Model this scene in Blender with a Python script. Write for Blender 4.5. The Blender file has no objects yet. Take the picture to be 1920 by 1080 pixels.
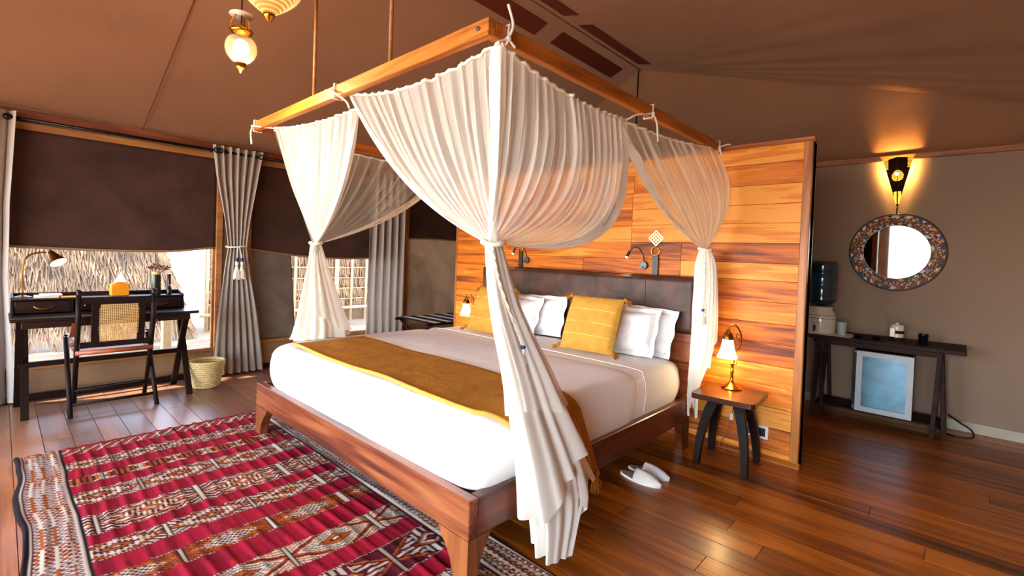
import bpy, bmesh, math, random
from mathutils import Vector, Matrix, noise
random.seed(7)
PI = math.pi
scn = bpy.context.scene
COL = scn.collection

# ------------------------------------------------------------------ camera
cam_d = bpy.data.cameras.new('camera')
cam = bpy.data.objects.new('camera', cam_d)
COL.objects.link(cam)
CR, CU, CF = Vector((0.73190, 0.68045, 0.03603)), Vector((-0.04073, -0.00910, 0.99913)), Vector((-0.68019, 0.73273, -0.02105))
mw = Matrix((CR, CU, -CF)).transposed().to_4x4()
mw.translation = Vector((1.35346, -1.26232, 1.32997))
cam.matrix_world = mw
cam_d.sensor_width = 36.0
cam_d.lens = 894.885 / 1920 * 36.0
cam_d.shift_y = -(540 - 497.622) / 1920
cam_d.clip_start = 0.05
cam_d.clip_end = 300
scn.camera = cam

# ------------------------------------------------------------------ world, sun, daylight
world = bpy.data.worlds.new('world')
scn.world = world
world.use_nodes = True
wn = world.node_tree.nodes
wl = world.node_tree.links
wn.clear()
wo = wn.new('ShaderNodeOutputWorld')
wb = wn.new('ShaderNodeBackground')
sky = wn.new('ShaderNodeTexSky')
sky.sky_type = 'NISHITA'
sky.sun_disc = False
sky.sun_elevation = math.radians(58)
sky.sun_rotation = math.radians(200)
sky.dust_density = 0.8
hsv = wn.new('ShaderNodeHueSaturation')
hsv.inputs['Saturation'].default_value = 0.75
wl.new(sky.outputs[0], hsv.inputs['Color'])
wl.new(hsv.outputs[0], wb.inputs[0])
wb.inputs[1].default_value = 1.3
wl.new(wb.outputs[0], wo.inputs[0])

def add_light(name, kind, loc, energy, color=(1, 1, 1), size=0.05, rot=None, sy=None, parent=None):
    d = bpy.data.lights.new(name, kind)
    d.energy = energy
    d.color = color
    if kind == 'AREA':
        d.shape = 'RECTANGLE' if sy else 'SQUARE'
        d.size = size
        if sy: d.size_y = sy
    elif kind == 'SUN':
        d.angle = size
    else:
        d.shadow_soft_size = size
    o = bpy.data.objects.new(name, d)
    COL.objects.link(o)
    o.location = loc
    if rot: o.rotation_euler = rot
    return o

sun = add_light('sun', 'SUN', (0, 0, 10), 12.0, (1.0, 0.985, 0.95), 0.01)
sun.rotation_euler = Vector((0.22, 0.45, -0.86)).to_track_quat('-Z', 'Y').to_euler()
# sky portals in the openings of the tent (they only guide the sky's own light)
for (loc, sx_, sy_, rot) in (((-2.1, -3.72, 1.15), 4.0, 2.3, (PI / 2, 0, PI)), ((1.4, -3.72, 1.15), 2.2, 2.3, (PI / 2, 0, PI)),
                             ((-4.24, -.55, .77), 1.0, 1.56, (0, -PI / 2, 0)), ((-4.24, 1.5, .77), 1.0, 1.84, (0, -PI / 2, 0))):
    po = add_light('sky_portal', 'AREA', loc, 1, (1, 1, 1), sx_, rot, sy_)
    po.data.cycles.is_portal = True

scn.view_settings.view_transform = 'Standard'
scn.view_settings.look = 'None'
scn.view_settings.gamma = 1.0
scn.view_settings.use_curve_mapping = False
scn.view_settings.exposure = 1.12
try:
    scn.cycles.max_bounces = 8
    scn.cycles.transparent_max_bounces = 24
    scn.cycles.sample_clamp_indirect = 6.0
    scn.cycles.caustics_reflective = False
    scn.cycles.caustics_refractive = False
except Exception:
    pass

# ------------------------------------------------------------------ mesh helpers
class MB:
    """collects geometry in world coordinates"""
    def __init__(s):
        s.v = []; s.f = []; s.c = []; s.m = []
        s.mi = 0
    def add(s, vs, fs):
        b = len(s.v)
        s.v.extend([Vector(p) for p in vs])
        for f in fs:
            s.f.append([b + i for i in f]); s.m.append(s.mi)
        return s
    def box(s, x0, x1, y0, y1, z0, z1):
        return s.add([(x0, y0, z0), (x1, y0, z0), (x1, y1, z0), (x0, y1, z0), (x0, y0, z1), (x1, y0, z1), (x1, y1, z1), (x0, y1, z1)],
                     [(0, 3, 2, 1), (4, 5, 6, 7), (0, 1, 5, 4), (1, 2, 6, 5), (2, 3, 7, 6), (3, 0, 4, 7)])
    def bar(s, a, b, w, h, up=(0, 0, 1)):
        """box section bar from a to b"""
        a = Vector(a); b = Vector(b); d = (b - a).normalized(); up = Vector(up)
        r = d.cross(up)
        if r.length < 1e-4: r = d.cross(Vector((1, 0, 0)))
        r.normalize(); u = r.cross(d).normalized()
        q = []
        for p in (a, b):
            for i, j in ((-1, -1), (1, -1), (1, 1), (-1, 1)):
                q.append(p + r * (w / 2 * i) + u * (h / 2 * j))
        return s.add(q, [(0, 1, 2, 3), (7, 6, 5, 4), (0, 4, 5, 1), (1, 5, 6, 2), (2, 6, 7, 3), (3, 7, 4, 0)])
    def tube(s, pts, r, seg=8, cap=True, closed=False):
        pts = [Vector(p) for p in pts]; n = len(pts)
        rs = r if isinstance(r, (list, tuple)) else [r] * n
        b = len(s.v); prev = None
        for i, p in enumerate(pts):
            if closed: d = pts[(i + 1) % n] - pts[i - 1]
            else: d = pts[min(i + 1, n - 1)] - pts[max(i - 1, 0)]
            d.normalize()
            if prev is None:
                prev = d.cross(Vector((0.3, 0.2, 1)) if abs(d.z) < 0.9 else Vector((1, 0.1, 0)))
            prev = (prev - d * prev.dot(d)).normalized()
            q = d.cross(prev)
            for k in range(seg):
                a = 2 * PI * k / seg
                s.v.append(p + (prev * math.cos(a) + q * math.sin(a)) * rs[i])
        for i in range(n if closed else n - 1):
            j = (i + 1) % n
            for k in range(seg):
                l = (k + 1) % seg
                s.f.append([b + i * seg + k, b + i * seg + l, b + j * seg + l, b + j * seg + k]); s.m.append(s.mi)
        if cap and not closed:
            s.f.append([b + k for k in range(seg)][::-1]); s.m.append(s.mi)
            s.f.append([b + (n - 1) * seg + k for k in range(seg)]); s.m.append(s.mi)
        return s
    def lathe(s, prof, c, seg=24, axis=(0, 0, 1), rfun=None, cap=True):
        c = Vector(c); ax = Vector(axis).normalized()
        e1 = ax.cross(Vector((0, 1, 0)) if abs(ax.y) < 0.9 else Vector((1, 0, 0))).normalized(); e2 = ax.cross(e1)
        b = len(s.v); n = len(prof)
        for (r, h) in prof:
            for k in range(seg):
                a = 2 * PI * k / seg
                rr = r * (rfun(a, h) if rfun else 1)
                s.v.append(c + ax * h + (e1 * math.cos(a) + e2 * math.sin(a)) * rr)
        for i in range(n - 1):
            for k in range(seg):
                l = (k + 1) % seg
                s.f.append([b + i * seg + k, b + i * seg + l, b + (i + 1) * seg + l, b + (i + 1) * seg + k]); s.m.append(s.mi)
        if cap:
            if prof[0][0] > 1e-4: s.f.append([b + k for k in range(seg)][::-1]); s.m.append(s.mi)
            if prof[-1][0] > 1e-4: s.f.append([b + (n - 1) * seg + k for k in range(seg)]); s.m.append(s.mi)
        return s
    def prism(s, poly, ext, o=(0, 0, 0), e1=(1, 0, 0), e2=(0, 0, 1)):
        """poly in (e1,e2) from origin o, extruded by vector ext"""
        o = Vector(o); e1 = Vector(e1); e2 = Vector(e2); ext = Vector(ext); n = len(poly)
        q = [o + e1 * p[0] + e2 * p[1] for p in poly]
        s.add(q + [p + ext for p in q], [list(range(n))[::-1], list(range(n, 2 * n))] + [[i, (i + 1) % n, n + (i + 1) % n, n + i] for i in range(n)])
        return s
    def grid(s, fn, nu, nv, cu=False):
        b = len(s.v)
        for j in range(nv + 1):
            for i in range(nu + (0 if cu else 1)):
                s.v.append(Vector(fn(i / nu, j / nv)))
        w = nu if cu else nu + 1
        for j in range(nv):
            for i in range(nu):
                k = (i + 1) % nu if cu else i + 1
                s.f.append([b + j * w + i, b + j * w + k, b + (j + 1) * w + k, b + (j + 1) * w + i]); s.m.append(s.mi)
        return s
    def sphere(s, c, r, seg=12, rings=8, sc=(1, 1, 1)):
        c = Vector(c)
        return s.grid(lambda u, v: c + Vector((r * sc[0] * math.sin(PI * v) * math.cos(2 * PI * u), r * sc[1] * math.sin(PI * v) * math.sin(2 * PI * u), -r * sc[2] * math.cos(PI * v))), seg, rings, True)

ORG = {}
def link(o, parent, c):
    COL.objects.link(o)
    ORG[o] = Vector(c)
    if parent is not None:
        o.parent = parent
        o.location = Vector(c) - ORG[parent]
    else:
        o.location = c

def obj(name, mb, mats, parent=None, bevel=0.0, smooth=False, solid=0.0, sub=0, base=False, angle=None, col=None):
    if not isinstance(mats, (list, tuple)): mats = [mats]
    lo = Vector((min(p.x for p in mb.v), min(p.y for p in mb.v), min(p.z for p in mb.v)))
    hi = Vector((max(p.x for p in mb.v), max(p.y for p in mb.v), max(p.z for p in mb.v)))
    c = (lo + hi) / 2
    if base: c.z = lo.z
    me = bpy.data.meshes.new(name)
    me.from_pydata([p - c for p in mb.v], [], mb.f)
    for m in mats: me.materials.append(m)
    if len(mats) > 1: me.polygons.foreach_set('material_index', mb.m)
    if bevel > 0:
        bm = bmesh.new(); bm.from_mesh(me)
        bmesh.ops.bevel(bm, geom=list(bm.edges), offset=bevel, segments=1, affect='EDGES', profile=0.5, clamp_overlap=True)
        bm.to_mesh(me); bm.free()
    if col is not None:
        ca = me.color_attributes.new('Col', 'FLOAT_COLOR', 'POINT')
        ca.data.foreach_set('color', [x for p in col for x in (p[0], p[1], p[2], 1.0)])
    if smooth:
        me.polygons.foreach_set('use_smooth', [True] * len(me.polygons))
        if angle:
            try: me.set_sharp_from_angle(angle=math.radians(angle))
            except Exception: pass
    me.update()
    o = bpy.data.objects.new(name, me)
    link(o, parent, c)
    if solid:
        md = o.modifiers.new('thickness', 'SOLIDIFY'); md.thickness = solid; md.offset = 0
    if sub:
        md = o.modifiers.new('smooth', 'SUBSURF'); md.levels = sub; md.render_levels = sub
    return o

def tag(o, label, cat, group=None):
    o['label'] = label; o['category'] = cat
    if group: o['group'] = group
    return o
def thing(name, loc, label, cat, group=None):
    o = bpy.data.objects.new(name, None)
    o.empty_display_size = 0.05
    link(o, None, Vector(loc))
    return tag(o, label, cat, group)
def struct(name, mb, mat, parent=None, **k):
    o = obj(name, mb, mat, parent, **k)
    if parent is None: o['kind'] = 'structure'
    return o
def lerp(a, b, t): return a + (b - a) * t
def bez(a, b, c, t): return a * (1 - t) ** 2 + b * (2 * t * (1 - t)) + c * t * t
def arc_path(pts, n=24):
    """Catmull-Rom through pts"""
    P = [Vector(p) for p in pts]; P = [P[0] * 2 - P[1]] + P + [P[-1] * 2 - P[-2]]; out = []
    m = len(P) - 3
    for i in range(m):
        k = max(2, n // m)
        for j in range(k):
            t = j / k; a, b, c, d = P[i:i + 4]
            out.append(0.5 * (2 * b + (c - a) * t + (2 * a - 5 * b + 4 * c - d) * t * t + (3 * b - a - 3 * c + d) * t ** 3))
    out.append(P[-2]); return out

# ------------------------------------------------------------------ materials
def lin(h):
    if isinstance(h, str):
        h = h.lstrip('#'); c = [int(h[i:i + 2], 16) / 255 for i in (0, 2, 4)]
    else: c = h
    return tuple((x / 12.92 if x <= 0.04045 else ((x + 0.055) / 1.055) ** 2.4) for x in c)
def nodes(name):
    m = bpy.data.materials.new(name); m.use_nodes = True
    nt = m.node_tree; b = nt.nodes['Principled BSDF']
    return m, nt, b, nt.nodes.new, nt.links.new
def plain(name, col, rough=0.6, metal=0.0, var=0.12, scale=8, bump=0.0, bscale=60, spec=None, emit=None, estr=0, trans=0, coat=0):
    m, nt, b, N, L = nodes(name)
    c = lin(col)
    tc = N('ShaderNodeTexCoord'); nz = N('ShaderNodeTexNoise'); nz.inputs['Scale'].default_value = scale; nz.inputs['Detail'].default_value = 4
    L(tc.outputs['Object'], nz.inputs['Vector'])
    rp = N('ShaderNodeValToRGB'); rp.color_ramp.elements[0].position = 0.3; rp.color_ramp.elements[1].position = 0.7
    rp.color_ramp.elements[0].color = tuple(max(0, x * (1 - var)) for x in c) + (1,)
    rp.color_ramp.elements[1].color = tuple(min(1, x * (1 + var)) for x in c) + (1,)
    L(nz.outputs[0], rp.inputs[0]); L(rp.outputs[0], b.inputs['Base Color'])
    b.inputs['Roughness'].default_value = rough; b.inputs['Metallic'].default_value = metal
    if spec is not None: b.inputs['Specular IOR Level'].default_value = spec
    if coat: b.inputs['Coat Weight'].default_value = coat; b.inputs['Coat Roughness'].default_value = 0.15
    if trans: b.inputs['Transmission Weight'].default_value = trans
    if emit: b.inputs['Emission Color'].default_value = lin(emit) + (1,); b.inputs['Emission Strength'].default_value = estr
    if bump:
        n2 = N('ShaderNodeTexNoise'); n2.inputs['Scale'].default_value = bscale; n2.inputs['Detail'].default_value = 6
        L(tc.outputs['Object'], n2.inputs['Vector'])
        bp = N('ShaderNodeBump'); bp.inputs['Strength'].default_value = bump; bp.inputs['Distance'].default_value = 0.01
        L(n2.outputs[0], bp.inputs['Height']); L(bp.outputs[0], b.inputs['Normal'])
    return m
def wood(name, cols, axis='X', rough=0.4, grain=1.0, rnd=0.35, bump=0.08, coat=0.0, figure=1.0, window_sheen=None, spec=0.5):
    """streaky timber; cols dark -> light; grain runs along axis; each object gets its own tone"""
    m, nt, b, N, L = nodes(name)
    tc = N('ShaderNodeTexCoord'); oi = N('ShaderNodeObjectInfo')
    off = N('ShaderNodeVectorMath'); off.operation = 'MULTIPLY_ADD'
    cmb = N('ShaderNodeCombineXYZ')
    for i in range(3): L(oi.outputs['Random'], cmb.inputs[i])
    off.inputs[1].default_value = (37, 53, 71)
    L(cmb.outputs[0], off.inputs[0]); L(tc.outputs['Object'], off.inputs[2])
    mp = N('ShaderNodeMapping'); s = [11 * grain] * 3; s['XYZ'.index(axis)] = 0.9 * grain
    mp.inputs['Scale'].default_value = s
    L(off.outputs[0], mp.inputs['Vector'])
    n1 = N('ShaderNodeTexNoise'); n1.inputs['Scale'].default_value = 1.3 * figure; n1.inputs['Detail'].default_value = 5; n1.inputs['Distortion'].default_value = 1.2
    L(mp.outputs[0], n1.inputs['Vector'])
    mp2 = N('ShaderNodeMapping'); s = [90 * grain] * 3; s['XYZ'.index(axis)] = 2.5 * grain
    mp2.inputs['Scale'].default_value = s; L(off.outputs[0], mp2.inputs['Vector'])
    n2 = N('ShaderNodeTexNoise'); n2.inputs['Scale'].default_value = 1.0; n2.inputs['Detail'].default_value = 4
    L(mp2.outputs[0], n2.inputs['Vector'])
    a1 = N('ShaderNodeMath'); a1.operation = 'MULTIPLY_ADD'; a1.inputs[1].default_value = 0.35
    L(n2.outputs[0], a1.inputs[0]); L(n1.outputs[0], a1.inputs[2])
    a2 = N('ShaderNodeMath'); a2.operation = 'MULTIPLY_ADD'; a2.inputs[1].default_value = rnd
    L(oi.outputs['Random'], a2.inputs[0]); L(a1.outputs[0], a2.inputs[2])
    rp = N('ShaderNodeValToRGB'); el = rp.color_ramp.elements
    n = len(cols); lo = 0.50; hi = 0.86 + rnd * 0.75
    for i, c in enumerate(cols):
        p = lo + (hi - lo) * i / (n - 1)
        e = el[i] if i < 2 else el.new(min(p, 1))
        e.position = min(p, 1); e.color = lin(c) + (1,)
    L(a2.outputs[0], rp.inputs[0])
    outc = rp.outputs[0]
    if window_sheen:
        # daylight sheen on the window-side boards, painted in as a greyer tone
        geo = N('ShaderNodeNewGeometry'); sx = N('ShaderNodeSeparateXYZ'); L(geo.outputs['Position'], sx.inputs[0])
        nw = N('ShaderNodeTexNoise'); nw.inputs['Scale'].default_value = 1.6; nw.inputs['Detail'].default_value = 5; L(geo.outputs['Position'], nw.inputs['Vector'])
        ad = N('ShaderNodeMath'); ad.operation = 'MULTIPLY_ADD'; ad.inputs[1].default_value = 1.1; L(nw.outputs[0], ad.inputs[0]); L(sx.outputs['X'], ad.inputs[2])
        mr = N('ShaderNodeMapRange'); mr.inputs['From Min'].default_value = window_sheen[0]; mr.inputs['From Max'].default_value = window_sheen[1]
        mr.inputs['To Min'].default_value = window_sheen[2]; mr.inputs['To Max'].default_value = 0
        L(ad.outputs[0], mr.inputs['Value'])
        mx = N('ShaderNodeMix'); mx.data_type = 'RGBA'; L(mr.outputs[0], mx.inputs[0]); L(outc, mx.inputs[6]); mx.inputs[7].default_value = lin(window_sheen[3]) + (1,)
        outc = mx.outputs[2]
    L(outc, b.inputs['Base Color'])
    b.inputs['Roughness'].default_value = rough; b.inputs['Specular IOR Level'].default_value = spec
    if coat: b.inputs['Coat Weight'].default_value = coat; b.inputs['Coat Roughness'].default_value = 0.2
    bp = N('ShaderNodeBump'); bp.inputs['Strength'].default_value = bump; bp.inputs['Distance'].default_value = 0.004
    L(n2.outputs[0], bp.inputs['Height']); L(bp.outputs[0], b.inputs['Normal'])
    return m
def cloth(name, col, rough=0.9, var=0.12, weave=500, bump=0.12, sheen=0.2, scale=3, wrinkle=0.0, wscale=4, transl=0.0):
    m, nt, b, N, L = nodes(name)
    c = lin(col)
    tc = N('ShaderNodeTexCoord'); nz = N('ShaderNodeTexNoise'); nz.inputs['Scale'].default_value = scale; nz.inputs['Detail'].default_value = 6
    L(tc.outputs['Object'], nz.inputs['Vector'])
    rp = N('ShaderNodeValToRGB'); rp.color_ramp.elements[0].position = 0.3; rp.color_ramp.elements[1].position = 0.7
    rp.color_ramp.elements[0].color = tuple(x * (1 - var) for x in c) + (1,); rp.color_ramp.elements[1].color = tuple(min(1, x * (1 + var)) for x in c) + (1,)
    L(nz.outputs[0], rp.inputs[0]); L(rp.outputs[0], b.inputs['Base Color'])
    b.inputs['Roughness'].default_value = rough; b.inputs['Sheen Weight'].default_value = 0.0; b.inputs['Specular IOR Level'].default_value = 0.2
    n2 = N('ShaderNodeTexNoise'); n2.inputs['Scale'].default_value = weave; L(tc.outputs['Object'], n2.inputs['Vector'])
    bp = N('ShaderNodeBump'); bp.inputs['Strength'].default_value = bump; bp.inputs['Distance'].default_value = 0.003
    L(n2.outputs[0], bp.inputs['Height'])
    last = bp.outputs[0]
    if wrinkle:
        n3 = N('ShaderNodeTexNoise'); n3.inputs['Scale'].default_value = wscale; n3.inputs['Detail'].default_value = 3; n3.inputs['Distortion'].default_value = 1.5
        L(tc.outputs['Object'], n3.inputs['Vector'])
        b2 = N('ShaderNodeBump'); b2.inputs['Strength'].default_value = wrinkle; b2.inputs['Distance'].default_value = 0.03
        L(n3.outputs[0], b2.inputs['Height']); L(last, b2.inputs['Normal']); last = b2.outputs[0]
    L(last, b.inputs['Normal'])
    if transl:
        out = nt.nodes['Material Output']; tr = N('ShaderNodeBsdfTranslucent'); L(rp.outputs[0], tr.inputs['Color'])
        mx = N('ShaderNodeMixShader'); mx.inputs[0].default_value = transl; L(b.outputs[0], mx.inputs[1]); L(tr.outputs[0], mx.inputs[2]); L(mx.outputs[0], out.inputs[0])
    return m
def sheer(name, col, clear=0.4):
    """thin netting: part open weave, part thread"""
    m, nt, b, N, L = nodes(name)
    out = nt.nodes['Material Output']
    d = N('ShaderNodeBsdfDiffuse'); d.inputs[0].default_value = lin(col) + (1,)
    t = N('ShaderNodeBsdfTranslucent'); t.inputs[0].default_value = lin(col) + (1,)
    m1 = N('ShaderNodeMixShader'); m1.inputs[0].default_value = 0.35; L(d.outputs[0], m1.inputs[1]); L(t.outputs[0], m1.inputs[2])
    tr = N('ShaderNodeBsdfTransparent')
    m2 = N('ShaderNodeMixShader'); m2.inputs[0].default_value = 1 - clear
    L(tr.outputs[0], m2.inputs[1]); L(m1.outputs[0], m2.inputs[2]); L(m2.outputs[0], out.inputs[0])
    nt.nodes.remove(b)
    return m
def glow(name, col, strength, base=None):
    m, nt, b, N, L = nodes(name)
    b.inputs['Base Color'].default_value = lin(base or col) + (1,)
    b.inputs['Emission Color'].default_value = lin(col) + (1,)
    b.inputs['Emission Strength'].default_value = strength
    b.inputs['Roughness'].default_value = 0.3
    return m
def clearglass(name, col=(1, 1, 1), clear=0.85, rough=0.05):
    m, nt, b, N, L = nodes(name)
    out = nt.nodes['Material Output']; tr = N('ShaderNodeBsdfTransparent'); tr.inputs[0].default_value = tuple(col) + (1,)
    b.inputs['Base Color'].default_value = tuple(x * 0.7 for x in col) + (1,); b.inputs['Roughness'].default_value = rough
    mx = N('ShaderNodeMixShader'); mx.inputs[0].default_value = 1 - clear
    L(tr.outputs[0], mx.inputs[1]); L(b.outputs[0], mx.inputs[2]); L(mx.outputs[0], out.inputs[0])
    return m
def vcol(name, rough=0.95, bump=0.3):
    m, nt, b, N, L = nodes(name)
    a = N('ShaderNodeVertexColor'); a.layer_name = 'Col'
    tc = N('ShaderNodeTexCoord'); nz = N('ShaderNodeTexNoise'); nz.inputs['Scale'].default_value = 260; L(tc.outputs['Object'], nz.inputs['Vector'])
    mx = N('ShaderNodeMix'); mx.data_type = 'RGBA'; mx.blend_type = 'MULTIPLY'; mx.inputs[0].default_value = 0.5
    rp = N('ShaderNodeValToRGB'); rp.color_ramp.elements[0].position = 0.3; rp.color_ramp.elements[0].color = (.45, .45, .45, 1); rp.color_ramp.elements[1].position = 0.65
    L(nz.outputs[0], rp.inputs[0]); L(a.outputs[0], mx.inputs[6]); L(rp.outputs[0], mx.inputs[7]); L(mx.outputs[2], b.inputs['Base Color'])
    b.inputs['Roughness'].default_value = rough; b.inputs['Specular IOR Level'].default_value = 0.15
    bp = N('ShaderNodeBump'); bp.inputs['Strength'].default_value = bump; bp.inputs['Distance'].default_value = 0.004; L(nz.outputs[0], bp.inputs['Height']); L(bp.outputs[0], b.inputs['Normal'])
    return m

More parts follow.
